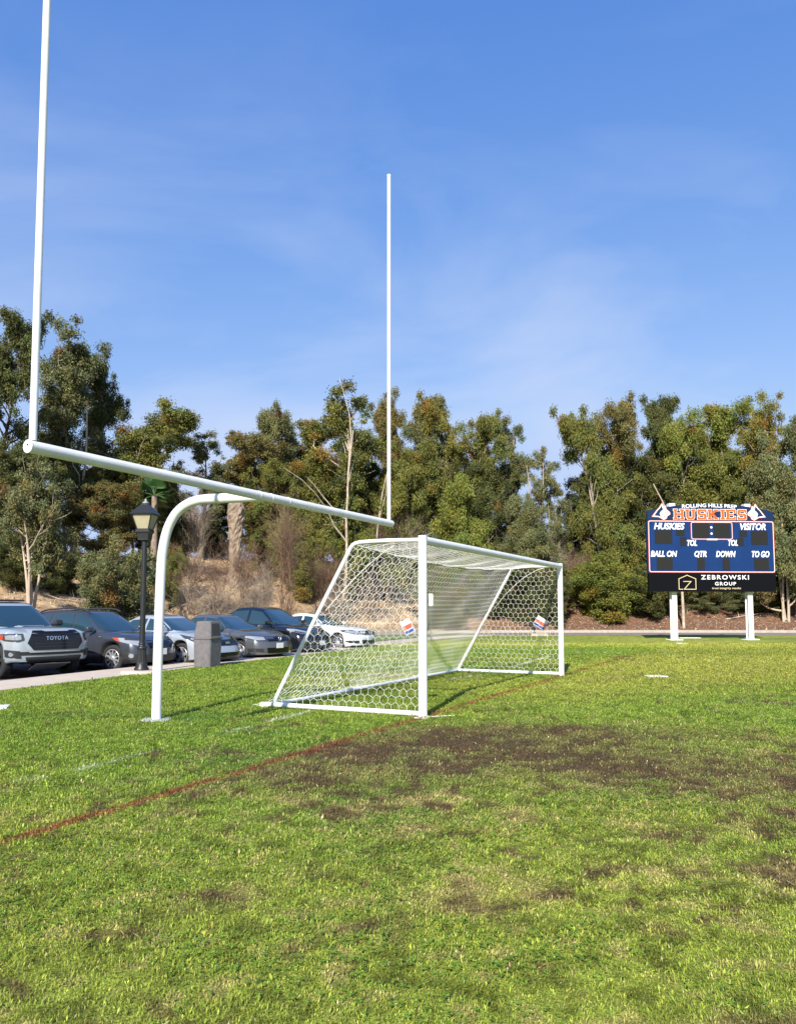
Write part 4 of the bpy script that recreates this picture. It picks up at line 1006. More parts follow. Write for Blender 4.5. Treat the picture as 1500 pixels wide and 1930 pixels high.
def car(name, label, corner, heading, P, body_m, fn):
    L, Wd, H = P['L'], P['W'], P['H']; hw = Wd / 2; fx = L / 2 - P['fo']; rx = fx - P['wb']; wr = P.get('wr', 0.33)
    rot = Matrix.Rotation(heading, 3, 'Z'); cl = rot @ Vector((L / 2 - 0.22, hw - 0.12, 0))
    zg = -0.125
    g = thing(name, label, P.get('cat', 'car'), (corner[0] - cl.x, corner[1] - cl.y, zg), heading, 'cars parked along the walkway')
    tp = P['top']; cf = P.get('cf', 0.30); nl = P.get('nl', 0.10); arch = wr + P.get('ag', 0.055)
    xs_ = np.unique(np.concatenate([np.linspace(-L / 2, L / 2, 60), fx + np.linspace(-arch, arch, 22), rx + np.linspace(-arch, arch, 22)]))
    def ztop(x):
        v = np.interp([x - .10, x - .05, x, x + .05, x + .10], [p[0] for p in tp], [p[1] for p in tp]); return float(v.mean())
    def section(x):
        zt_ = ztop(x); zb = P.get('zb', 0.20) + 0.05 * max(0, (abs(x) / (L / 2) - 0.85) / 0.15)
        za = zb
        for c in (fx, rx):
            dx = x - c
            if abs(dx) < arch: za = max(za, wr + math.sqrt(max(arch * arch - dx * dx, 0)) * 1.0)
        za = min(za, zt_ - 0.12)
        tpw = 1 - 0.05 * max(0, (abs(x) / (L / 2) - 0.6) / 0.4) ** 2; w = hw * tpw
        zs = zt_ - 0.13; crown = 0.035 * (1 - max(0, (abs(x) / (L / 2) - 0.9) / 0.1))
        if za > zb + 1e-4: w *= 1.0 + 0.012
        zs = max(zs, za + 0.03)
        zm = za + 0.45 * (zs - za); zc = min(za + P.get('clad', 0.07), za + 0.35 * (zs - za))
        return [(0, zb), (.62 * w, zb), (.62 * w, za), (.965 * w, za), (.99 * w, zc), (w, zm), (.985 * w, zs), (.955 * w, zs + 0.06), (.90 * w, zt_ - 0.02), (.78 * w, zt_), (.4 * w, zt_ + crown * .75), (0, zt_ + crown)]
    secs = [section(x) for x in xs_]; ns = 12
    zmid = P.get('zmid', 0.50)
    def disp(x, y, z, zt_):
        if x > 0: wt = sst(fx + 0.05, L / 2, x); c_ = cf; n_ = nl
        else: wt = sst(-(rx - 0.05), L / 2, -x); c_ = cf * 0.7; n_ = P.get('tl', 0.08)
        t_ = max(0, (z - zmid) / max(zt_ - zmid, 0.05)); b_ = max(0, (zmid - 0.1 - z) / 0.3)
        dx = wt * (c_ * (abs(y) / hw) ** 3.2 + n_ * t_ ** 2.2 + 0.07 * b_ ** 1.5)
        zz = z - wt * 0.05 * max(0, t_ - 0.8) / 0.2 * (0.4 + 0.6 * (abs(y) / hw) ** 2) 
        return (x - math.copysign(dx, x), y, zz)
    V = []; idx = []
    for x, se in zip(xs_, secs):
        row = []; zt_ = se[-1][1]
        for sd_ in (-1, 1):
            rr_ = []
            for k, (y, z) in enumerate(se):
                if sd_ == 1 and k in (0, 11): rr_.append(row[0][k]); continue
                rr_.append(len(V)); V.append(disp(float(x), sd_ * y, z, zt_))
            row.append(rr_)
        idx.append(row)
    F = []; mi = []
    for i in range(len(xs_) - 1):
        for sd_ in (0, 1):
            for k in range(ns - 1):
                F.append((idx[i][sd_][k], idx[i + 1][sd_][k], idx[i + 1][sd_][k + 1], idx[i][sd_][k + 1])); mi.append(1 if k < 3 else (2 if k == 3 else 0))
    for e_, i in ((1, len(xs_) - 1), (-1, 0)):
        se = secs[i]; x = float(xs_[i]); zt_ = se[-1][1]; cols = 12; rows = []
        for k in range(3, 10):
            y, z = se[k]; rows.append([]); 
            for c in range(cols + 1):
                if c == 0: rows[-1].append(idx[i][0][k]); continue
                if c == cols: rows[-1].append(idx[i][1][k]); continue
                yy = y * (2 * c / cols - 1); rows[-1].append(len(V)); V.append(disp(x, yy, z + (0.0 if k < 9 else 0.0), zt_))
        for a in range(len(rows) - 1):
            for c in range(cols): F.append((rows[a][c], rows[a][c + 1], rows[a + 1][c + 1], rows[a + 1][c])); mi.append(2 if a == 0 else 0)
        tr = rows[-1]; F.append(tuple(tr[1:-1]) [::-1] + (idx[i][0][9], idx[i][0][10], idx[i][0][11], idx[i][1][10], idx[i][1][9])); mi.append(0)
    me = bpy.data.meshes.new('body'); me.from_pydata(V, [], F); me.update(); me.polygons.foreach_set('material_index', mi)
    me.polygons.foreach_set('use_smooth', [True] * len(F))
    bm = bmesh.new(); bm.from_mesh(me); bmesh.ops.recalc_face_normals(bm, faces=bm.faces); bvh = BVHTree.FromBMesh(bm); bm.to_mesh(me); bm.free()
    body = link('body', me, [body_m, M['interior'], P.get('clad_m', body_m)], g)
    NOSE[0] = Vector((0, 0, 0))
    # cabin
    cb = P['cabin']; rings = []
    (bx0, bx1, bw, bz), (tx0, tx1, tw, tz) = cb
    nth = 72
    def loop(x0, x1, w, z, n, crown=0.0):
        o = []
        for k in range(nth):
            a = 2 * math.pi * k / nth; c, s_ = math.cos(a), math.sin(a)
            ex = 2.0 / n; X = (x0 + x1) / 2 + (x1 - x0) / 2 * math.copysign(abs(c) ** ex, c); Y = w * math.copysign(abs(s_) ** ex, s_)
            zz = z
            if crown: t_ = (X - (x0 + x1) / 2) / ((x1 - x0) / 2); zz = z - crown * t_ * t_
            o.append((X, Y, zz))
        return o
    rc = P.get('rc', 0.05)
    for t_ in (0, .25, .5, .75, 1.0):
        f_ = t_; bl_ = 0.025 * math.sin(math.pi * t_)
        rings.append(loop(bx0 + (tx0 - bx0) * f_ - bl_, bx1 + (tx1 - bx1) * f_ + bl_ * P.get('wb_', 2), bw + (tw - bw) * f_ + bl_, bz + (tz - 0.06 - bz) * f_, 7 - 1.5 * t_, crown=rc * t_))
    rings.append(loop(tx0 + .05, tx1 - .05, tw - .035, tz - 0.025, 5, crown=rc)); rings.append(loop(tx0 + .16, tx1 - .18, tw - .11, tz - 0.008, 4.5, crown=rc * .8)); rings.append(loop(tx0 + .4, tx1 - .45, tw * .55, tz, 3, crown=rc * .4)); 
    V = [p for r_ in rings for p in r_]; F = []
    for i in range(len(rings) - 1):
        for k in range(nth): k2 = (k + 1) % nth; F.append((i * nth + k, i * nth + k2, (i + 1) * nth + k2, (i + 1) * nth + k))
    F.append(tuple(range(len(V) - nth, len(V))))
    me = bpy.data.meshes.new('cabin'); me.from_pydata(V, [], F); me.update(); me.polygons.foreach_set('use_smooth', [True] * len(F))
    bm = bmesh.new(); bm.from_mesh(me); bmesh.ops.recalc_face_normals(bm, faces=bm.faces); cbvh = BVHTree.FromBMesh(bm); bm.to_mesh(me); bm.free()
    cabin = link('cabin', me, [P.get('cab_m', body_m)], g)
    def fwin(t0, t1, wb_, wt_, z0, z1): return [(-wb_, z0), (wb_, z0), (wt_, z1), (-wt_, z1)]
    z0, z1 = P['wz']
    decal('windshield', cbvh, [(-bw * .90, z0 + .015), (-bw * .5, z0 - .005), (0, z0 - .015), (bw * .5, z0 - .005), (bw * .90, z0 + .015), (tw * .93, z1 - 0.03), (tw * .80, z1 + 0.005), (-tw * .80, z1 + 0.005), (-tw * .93, z1 - 0.03)], M['glass_dark'], cabin, 'front', step=0.08)
    for poly in P['sidewin']:
        for sg in (-1, 1):
            fr_ = decal('side_window', cbvh, poly, M['glass_dark'], cabin, 'side', sign=sg, off=0.006, step=0.09)
    rk = P.get('rearwin')
    if rk: decal('rear_window', cbvh, rk, M['glass_dark'], cabin, 'front', yaw=math.pi, step=0.1)
    for x_, out in ((fx, -1), (rx, -1), (fx, 1), (rx, 1)):
        wheel(g, x_, out * (hw - 0.125), wr, 0.225, P.get('spokes', 5), P.get('rim', M['alloy']), out)
    xa = P['mirror']
    for sg in (-1, 1):
        mb = MB(); mb.box((xa, sg * (hw + 0.05), P['mz']), (0.12, 0.22, 0.15), bev=0.045); mb.box((xa - 0.01, sg * (hw - 0.08), P['mz'] - 0.05), (0.07, 0.10, 0.05)); mb.build('wing_mirror', P.get('mirror_m', body_m), g)
    for hx in P.get('handles', (-0.1, -1.0)):
        for sg in (-1, 1):
            mb = MB(); mb.box((hx, sg * (hw * 0.985), P['mz'] - 0.20), (0.19, 0.03, 0.03), bev=0.01); mb.build('door_handle', P.get('handle_m', body_m), g)
    # door shut lines
    zdb, zdt = 0.34, P['mz'] - 0.09
    for dx in P.get('doors', (0.72, -0.30, -1.15)):
        for sg in (-1, 1):
            decal('door_seam', bvh, [(dx - 0.005, zdb), (dx + 0.005, zdb), (dx + 0.005, zdt), (dx - 0.005, zdt)], M['interior'], body, 'side', sign=sg, off=0.0025, step=0.12)
    NOSE[0] = Vector((L / 2, 0, 0))
    fn(g, body, cabin, bvh, cbvh, P)
    return g
def fd(body, bvh, name, poly, m_, off=0.008, yaw=0.0, step=0.06, mirror=False):
    o = decal(name, bvh, poly, m_, body, 'front', off=off, yaw=yaw, step=step)
    if mirror: decal(name, bvh, [(-a, b) for a, b in poly], m_, body, 'front', off=off, yaw=-yaw, step=step)
    return o
def plate_obj(g, x, y, z, txt=None, lean=0.0):
    mb = MB(); mb.box((x, y, z), (0.012, 0.31, 0.16), bev=0.004); p = mb.build('licence_plate', M['plate_white'], g)

# ---- dark grey crossover
def f_cross(g, body, cab, bvh, cb, P):
    fd(body, bvh, 'grille', [(-.42, .60), (.42, .60), (.47, .70), (.42, .80), (-.42, .80), (-.47, .70)], M['gloss_black'], 0.008)
    fd(body, bvh, 'lower_grille', [(-.52, .30), (.52, .30), (.58, .44), (-.58, .44)], M['plastic_dark'], 0.010)
    fd(body, bvh, 'number_mount', [(-.2, .47), (.2, .47), (.2, .57), (-.2, .57)], M['plastic_dark'], 0.011)
    for sg in (-1, 1):
        h = decal('headlight', bvh, [(sg * a, b) for a, b in ((0.50, .70), (0.62, .66), (.86, .70), (1.16, .80), (1.22, .87), (.95, .86), (.56, .81))], M['lens'], body, 'front', off=0.012, yaw=sg * R(32), step=0.05)
        decal('turn_signal', bvh, [(sg * a, b) for a, b in ((1.09, .79), (1.16, .80), (1.22, .87), (1.12, .865))], M['amber'], h, 'front', off=0.017, yaw=sg * R(32), step=0.04)
        decal('headlight_shade', bvh, [(sg * a, b) for a, b in ((0.54, .77), (0.98, .81), (.98, .865), (.56, .81))], M['lens_dark'], h, 'front', off=0.017, yaw=sg * R(32), step=0.04)
        decal('bumper_corner', bvh, [(sg * a, b) for a, b in ((.60, .30), (1.12, .34), (1.13, .58), (1.05, .57), (.78, .44), (.62, .44))], M['plastic_dark'], body, 'front', off=0.009, yaw=sg * R(32), step=0.06)
        f_ = decal('fog_light', bvh, [(sg * (.86 + .055 * math.cos(k * math.pi / 5)), .42 + .055 * math.sin(k * math.pi / 5)) for k in range(10)], M['lens'], body, 'front', off=0.016, yaw=sg * R(32), step=0.03)
    plate_obj(g, P['L'] / 2 + 0.005, 0, 0.50)
    for sg in (-1, 1):
        pts = [(-1.55, sg * .60, 1.50), (-1.38, sg * .60, 1.575), (-0.9, sg * .60, 1.615), (-0.3, sg * .60, 1.622), (0.05, sg * .59, 1.60), (0.22, sg * .58, 1.54)]
        mb = MB(); mb.tube([tuple(q) for q in smooth_poly(np.array(pts), 2)], 0.022, 8); mb.build('roof_rail', M['plastic_dark'], g)
car('crossover_car', 'dark grey crossover with black roof rails parked between the pickup and the lamp', (-6.05, 21.7), R(-24),
    dict(L=4.46, W=1.80, H=1.60, fo=0.88, wb=2.665, wr=0.345, ag=0.06, clad=0.16, clad_m=M['plastic_dark'], cat='car', spokes=10, rim=M['alloy'],
         top=[(-2.3, .92), (-1.9, 1.02), (-1.2, 1.02), (0.9, 1.00), (1.3, .985), (1.75, .93), (2.1, .86), (2.3, .79)], cf=0.34, nl=0.16, zmid=0.55,
         cabin=((-2.12, 1.12, .80, .90), (-1.75, 0.22, .60, 1.585)), wz=(1.035, 1.47), mirror=0.62, mz=1.08, handles=(0.0, -0.95),
         sidewin=[[(-0.12, 1.06), (0.68, 1.06), (0.12, 1.44), (-0.12, 1.465)], [(-0.98, 1.07), (-0.20, 1.06), (-0.20, 1.465), (-0.90, 1.46)], [(-1.72, 1.18), (-1.08, 1.09), (-1.02, 1.45), (-1.50, 1.40)]]),
    paint('paint_graphite', (0.050, 0.055, 0.068), 0.35), f_cross)

# ---- silver hatchback
def f_volt(g, body, cab, bvh, cb, P):
    for k, zz in enumerate((0.62, 0.70)):
        f_ = fd(body, bvh, 'grille', [(-.50, zz - .03), (.50, zz - .03), (.56, zz), (.50, zz + .028), (-.50, zz + .028), (-.56, zz)], M['alloy_dark'], 0.010)
        fd(body, bvh, 'grille_slot', [(-.48, zz + .030), (.48, zz + .030), (.48, zz + .042), (-.48, zz + .042)], M['gloss_black'], 0.011)
    fd(body, bvh, 'lower_grille', [(-.62, .20), (.62, .20), (.48, .40), (-.48, .40)], M['gloss_black'], 0.008)
    mb = MB(); mb.box((P['L'] / 2 - 0.03, 0, .665), (0.02, .15, .06), bev=0.01); mb.build('badge', M['chrome'], g)
    for sg in (-1, 1):
        h = decal('headlight', bvh, [(sg * a, b) for a, b in ((0.62, .66), (0.80, .64), (1.20, .80), (1.30, .90), (1.02, .84), (.66, .74))], M['lens_dark'], body, 'front', off=0.012, yaw=sg * R(38), step=0.05)
        decal('lamp_reflector', bvh, [(sg * a, b) for a, b in ((0.70, .68), (0.80, .67), (1.05, .77), (1.02, .81), (.72, .72))], M['lens'], h, 'front', off=0.018, yaw=sg * R(38), step=0.04)
        decal('bumper_lip', bvh, [(sg * a, b) for a, b in ((0.3, .16), (1.15, .20), (1.15, .23), (0.3, .19))], M['gloss_black'], body, 'front', off=0.012, yaw=sg * R(30), step=0.06)
car('hatchback_car', 'light silver hatchback half hidden by the trash can and the curved post', (-4.55, 23.1), R(-30),
    dict(L=4.50, W=1.79, H=1.43, fo=0.93, wb=2.685, wr=0.335, zb=0.16, clad=0.05, clad_m=M['plastic_dark'], spokes=5,
         top=[(-2.3, 1.02), (-1.9, 1.04), (-1.2, 1.0), (0.6, 0.97), (1.1, .965), (1.6, .90), (2.0, .81), (2.3, .72)], cf=0.36, nl=0.22, zmid=0.45,
         cabin=((-2.15, 1.25, .80, .88), (-1.0, 0.18, .58, 1.44)), wz=(0.985, 1.33), mirror=0.70, mz=1.02, handles=(0.0, -0.9),
         sidewin=[[(-0.20, 1.0), (0.80, .99), (0.25, 1.27), (-0.20, 1.33)], [(-1.15, 1.04), (-0.28, 1.01), (-0.28, 1.335), (-0.90, 1.28)]]),
    paint('paint_silver', (0.42, 0.46, 0.50), 0.35), f_volt)

# ---- grey sedan
def emblem(g, x, y, z, r):
    mb = MB(); T = Matrix.Rotation(R(90), 3, 'Y')
    ring = MB(); ring.lathe([(r * .86, 0), (r * .86, .012), (r, .012), (r, 0)], 20, caps=False); ring.v = [tuple(T @ Vector(v) + Vector((x, y, z))) for v in ring.v]
    for a, b in (((-.45, .75), (-.12, .1)), ((-.12, .1), (0, .1)), ((.12, .1), (.45, .75)), ((-.78, .3), (-.32, -.72)), ((-.32, -.72), (0, -.1)), ((0, -.1), (.32, -.72)), ((.32, -.72), (.78, .3))):
        ring.tube([(x + .006, y + a[0] * r, z + a[1] * r), (x + .006, y + b[0] * r, z + b[1] * r)], r * .09, 4)
    ring.build('emblem', M['chrome'], g)
def f_sedan(g, body, cab, bvh, cb, P):
    fd(body, bvh, 'grille', [(-.46, .62), (.46, .62), (.50, .76), (-.50, .76)], M['gloss_black'], 0.008)
    for zz in (.65, .71): fd(body, bvh, 'grille_bar', [(-.45, zz), (.45, zz), (.45, zz + .008), (-.45, zz + .008)], M['alloy_dark'], 0.012)
    fd(body, bvh, 'lower_grille', [(-.48, .27), (.48, .27), (.52, .43), (-.52, .43)], M['gloss_black'], 0.008)
    emblem(g, P['L'] / 2 - 0.005, 0, .70, .075)
    for sg in (-1, 1):
        h = decal('headlight', bvh, [(sg * a, b) for a, b in ((0.47, .64), (0.80, .64), (1.16, .74), (1.20, .80), (1.0, .82), (.50, .765))], M['lens_dark'], body, 'front', off=0.010, yaw=sg * R(32), step=0.05)
        decal('lamp_reflector', bvh, [(sg * a, b) for a, b in ((0.53, .66), (0.80, .66), (1.08, .74), (1.06, .79), (.56, .745))], M['lens'], h, 'front', off=0.016, yaw=sg * R(32), step=0.04)
        decal('bumper_vent', bvh, [(sg * a, b) for a, b in ((0.58, .30), (.95, .32), (1.12, .40), (.90, .42), (0.60, .41))], M['plastic_dark'], body, 'front', off=0.010, yaw=sg * R(32), step=0.05)
    plate_obj(g, P['L'] / 2 + 0.01, 0, 0.49)
sedanP = dict(L=4.63, W=1.78, H=1.45, fo=0.87, wb=2.65, wr=0.325, zb=0.18, spokes=5,
         top=[(-2.4, .98), (-2.1, 1.04), (-1.5, 1.03), (-0.9, .97), (0.8, .955), (1.2, .945), (1.7, .89), (2.1, .82), (2.35, .76)], cf=0.30, nl=0.14, zmid=0.50,
         cabin=((-1.75, 1.18, .80, .86), (-0.95, 0.20, .57, 1.45)), wz=(0.975, 1.345), mirror=0.66, mz=1.02, handles=(0.0, -0.9),
         sidewin=[[(-0.22, 0.99), (0.74, .99), (0.22, 1.30), (-0.22, 1.345)], [(-1.18, 1.0), (-0.30, .99), (-0.30, 1.345), (-0.85, 1.31)]])
car('sedan_car', 'metallic grey sedan with a round front badge and white licence plate', (-3.42, 25.35), R(-32), sedanP, paint('paint_grey', (0.13, 0.135, 0.14), 0.5), f_sedan)

# ---- black sport utility
def f_suv(g, body, cab, bvh, cb, P):
    fd(body, bvh, 'grille', [(-.42, .50), (.42, .50), (.46, .66), (.36, .76), (-.36, .76), (-.46, .66)], M['gloss_black'], 0.010)
    fd(body, bvh, 'lower_grille', [(-.6, .26), (.6, .26), (.55, .42), (-.55, .42)], M['plastic_dark'], 0.008)
    for sg in (-1, 1):
        h = decal('headlight', bvh, [(sg * a, b) for a, b in ((0.56, .78), (0.80, .76), (1.22, .88), (1.24, .94), (1.0, .93), (.60, .85))], M['lens'], body, 'front', off=0.010, yaw=sg * R(32), step=0.05)
        decal('lamp_shade', bvh, [(sg * a, b) for a, b in ((0.62, .79), (0.80, .77), (1.05, .84), (1.03, .87))], M['lens_dark'], h, 'front', off=0.015, yaw=sg * R(32), step=0.05)
    plate_obj(g, P['L'] / 2 + 0.01, 0, 0.45)
car('suv_car', 'tall glossy black car with a sloping roof parked behind the leaning net stay', (-2.35, 28.2), R(-30),
    dict(L=4.95, W=1.96, H=1.68, fo=0.92, wb=2.95, wr=0.37, spokes=10, rim=M['alloy_dark'], handles=(0.1, -0.9), doors=(0.95, -0.15, -1.2),
         top=[(-2.5, 1.08), (-2.1, 1.16), (-1.2, 1.10), (0.9, 1.05), (1.3, 1.04), (1.9, .98), (2.3, .90), (2.55, .80)], cf=0.36, nl=0.22, zmid=0.55,
         cabin=((-2.3, 1.42, .88, .95), (-1.0, 0.35, .62, 1.69)), wz=(1.075, 1.56), mirror=0.9, mz=1.14,
         sidewin=[[(-0.12, 1.09), (0.95, 1.08), (0.35, 1.50), (-0.12, 1.57)], [(-1.25, 1.13), (-0.22, 1.09), (-0.22, 1.57), (-0.95, 1.52)]]),
    paint('paint_black', (0.008, 0.009, 0.012), 0.0, 0.15), f_suv)

# ---- white sedan
wp = dict(sedanP); wp.update(L=4.80, W=1.83, fo=0.92, wb=2.71, spokes=10, H=1.42)
car('white_sedan_car', 'white sedan with many-spoked wheels seen through the side netting, last in the row', (-0.92, 31.6), R(-27), wp, paint('paint_white', (0.82, 0.83, 0.84), 0.0, 0.25), f_sedan)

# ---- silver-grey pickup truck
def f_truck(g, body, cab, bvh, cb, P):
    X = P['L'] / 2
    pm = paint('paint_cement', (0.33, 0.375, 0.405), 0.15)
    hexo = [(-.66, .83), (-.54, .67), (.54, .67), (.66, .83), (.58, 1.03), (.52, 1.08), (-.52, 1.08), (-.58, 1.03)]
    fd(body, bvh, 'grille_surround', [(a * 1.13, .885 + (b - .885) * 1.22) for a, b in hexo], pm, 0.030, step=0.06)
    gr = fd(body, bvh, 'grille', hexo, M['gloss_black'], 0.040)
    for zz in (.74, .81, 1.01): fd(body, bvh, 'grille_bar', [(-.52, zz), (.52, zz), (.52, zz + .010), (-.52, zz + .010)], M['plastic_dark'], 0.045)
    # raised lettering
    V, F = text_geo('TOYOTA', 1.0, 0.02, 0, 0.0, 1.15); mn, mx_ = V[:, :2].min(0), V[:, :2].max(0)
    Vn = []
    for v in V:
        y = -.27 + .54 * (v[0] - mn[0]) / (mx_[0] - mn[0]); z = .895 + .09 * (v[1] - mn[1]) / (mx_[1] - mn[1])
        hit = bvh.ray_cast(Vector((6, y, z)), Vector((-1, 0, 0)))[0]; Vn.append(Vector((hit.x + 0.050, y, z)))
    mb = MB(); mb.add(Vn, F); mb.build('lettering', M['chrome'], gr)
    fd(body, bvh, 'bumper_slot', [(-.80, .56), (.80, .56), (.80, .64), (-.80, .64)], M['plastic_dark'], 0.012)
    fd(body, bvh, 'lower_valance', [(-.62, .30), (.62, .30), (.68, .52), (-.68, .52)], M['plastic_dark'], 0.020)
    for sg in (-1, 1):
        h = decal('headlight', bvh, [(sg * a, b) for a, b in ((0.66, .90), (0.78, .86), (1.10, .88), (1.36, .98), (1.20, 1.03), (.70, 1.045))], M['lens_dark'], body, 'front', off=0.014, yaw=sg * R(32), step=0.05)
        decal('lamp_reflector', bvh, [(sg * a, b) for a, b in ((0.72, .92), (0.80, .90), (1.06, .91), (1.08, 1.0), (.74, 1.01))], M['lens'], h, 'front', off=0.022, yaw=sg * R(32), step=0.04)
        decal('turn_signal', bvh, [(sg * a, b) for a, b in ((1.12, .90), (1.36, .98), (1.20, 1.02), (1.11, 1.01))], M['amber'], h, 'front', off=0.022, yaw=sg * R(32), step=0.04)
        f_ = decal('fog_lamp_bezel', bvh, [(sg * a, b) for a, b in ((0.72, .50), (1.06, .52), (1.08, .68), (.74, .66))], M['plastic_dark'], body, 'front', off=0.022, yaw=sg * R(32), step=0.05)
        decal('fog_light', bvh, [(sg * (.92 + .05 * math.cos(k * math.pi / 5)), .58 + .05 * math.sin(k * math.pi / 5)) for k in range(10)], M['lens'], f_, 'front', off=0.028, yaw=sg * R(32), step=0.03)
        decal('fender_flare', bvh, [(sg * (1.2), .36), (sg * 1.46, .36), (sg * 1.46, .80), (sg * 1.30, .74), (sg * 1.2, .5)], M['plastic_dark'], body, 'front', off=0.01, yaw=sg * R(40), step=0.05)
    mb = MB(); mb.add([(X - .10, -.42, .36), (X - .10, .42, .36), (X - .55, .36, .20), (X - .55, -.36, .20), (X - .11, -.42, .34), (X - .11, .42, .34), (X - .56, .36, .18), (X - .56, -.36, .18)], [(0, 1, 2, 3), (7, 6, 5, 4), (0, 4, 5, 1), (1, 5, 6, 2), (2, 6, 7, 3), (3, 7, 4, 0)]); mb.build('skid_plate', M['alloy'], g)
    mb = MB(); mb.prism([(1.05, 1.12), (1.62, 1.14), (1.60, 1.205), (1.50, 1.215), (1.05, 1.17)], -.28, .28); sc_ = mb.build('hood_scoop', pm, g)
    mb = MB(); mb.box((1.623, 0, 1.172), (.02, .50, .055), bev=0.008); mb.build('scoop_opening', M['gloss_black'], sc_)
    mb = MB(); mb.box((-0.3, 0, 1.83), (0.9, 1.1, 0.04), bev=0.015); mb.build('roof_rack', M['plastic_dark'], g)
car('pickup_truck', 'light grey pickup truck with a big black hexagonal grille, cut off by the left edge', (-7.62, 19.35), R(-37),
    dict(L=5.39, W=1.91, H=1.79, fo=0.92, wb=3.2, wr=0.39, ag=0.07, zb=0.36, clad=0.05, cat='pickup truck', rim=M['alloy_dark'], handles=(0.2, -0.7), doors=(1.0, 0.0, -0.9),
         top=[(-2.7, 1.15), (-1.2, 1.15), (1.2, 1.15), (1.8, 1.16), (2.3, 1.14), (2.7, 1.10)], cf=0.22, nl=0.06, zmid=0.75,
         cabin=((-1.25, 1.42, .86, 1.05), (-0.95, 0.50, .66, 1.80)), wz=(1.18, 1.68), mirror=0.98, mz=1.26, mirror_m=M['plastic_dark'],
         sidewin=[[(0.02, 1.22), (0.98, 1.22), (0.45, 1.63), (0.02, 1.68)], [(-0.95, 1.22), (-0.06, 1.22), (-0.06, 1.68), (-0.80, 1.66)]]),
    paint('paint_cement', (0.33, 0.375, 0.405), 0.15), f_truck)

# ================================================================== TREES
def tubes_np(lines, sides=6):
    V = []; F = []
    for pts, rs in lines:
        pts = [Vector(p) for p in pts]; o = len(V); n = len(pts)
        t0 = (pts[1] - pts[0]).normalized(); up = Vector((0, 0, 1)) if abs(t0.z) < .9 else Vector((1, 0, 0)); nr = t0.cross(up).normalized()
        for i, p in enumerate(pts):
            t = (pts[min(i + 1, n - 1)] - pts[max(i - 1, 0)]).normalized(); nr = (nr - t * nr.dot(t)).normalized(); b = t.cross(nr)
            for k in range(sides):
                a = 2 * math.pi * k / sides; V.append((p + (nr * math.cos(a) + b * math.sin(a)) * rs[i])[:])
        for i in range(n - 1):
            for k in range(sides): k2 = (k + 1) % sides; F.append((o + i * sides + k, o + i * sides + k2, o + (i + 1) * sides + k2, o + (i + 1) * sides + k))
    return np.array(V), np.array(F)

def wobble(rng, p, d, L, n, amp, up=0.0):
    pts = [Vector(p)]; d = Vector(d).normalized()
    for i in range(n):
        d = (d + Vector(rng.randn(3) * amp) + Vector((0, 0, up))).normalized(); pts.append(pts[-1] + d * (L / n))
    return pts

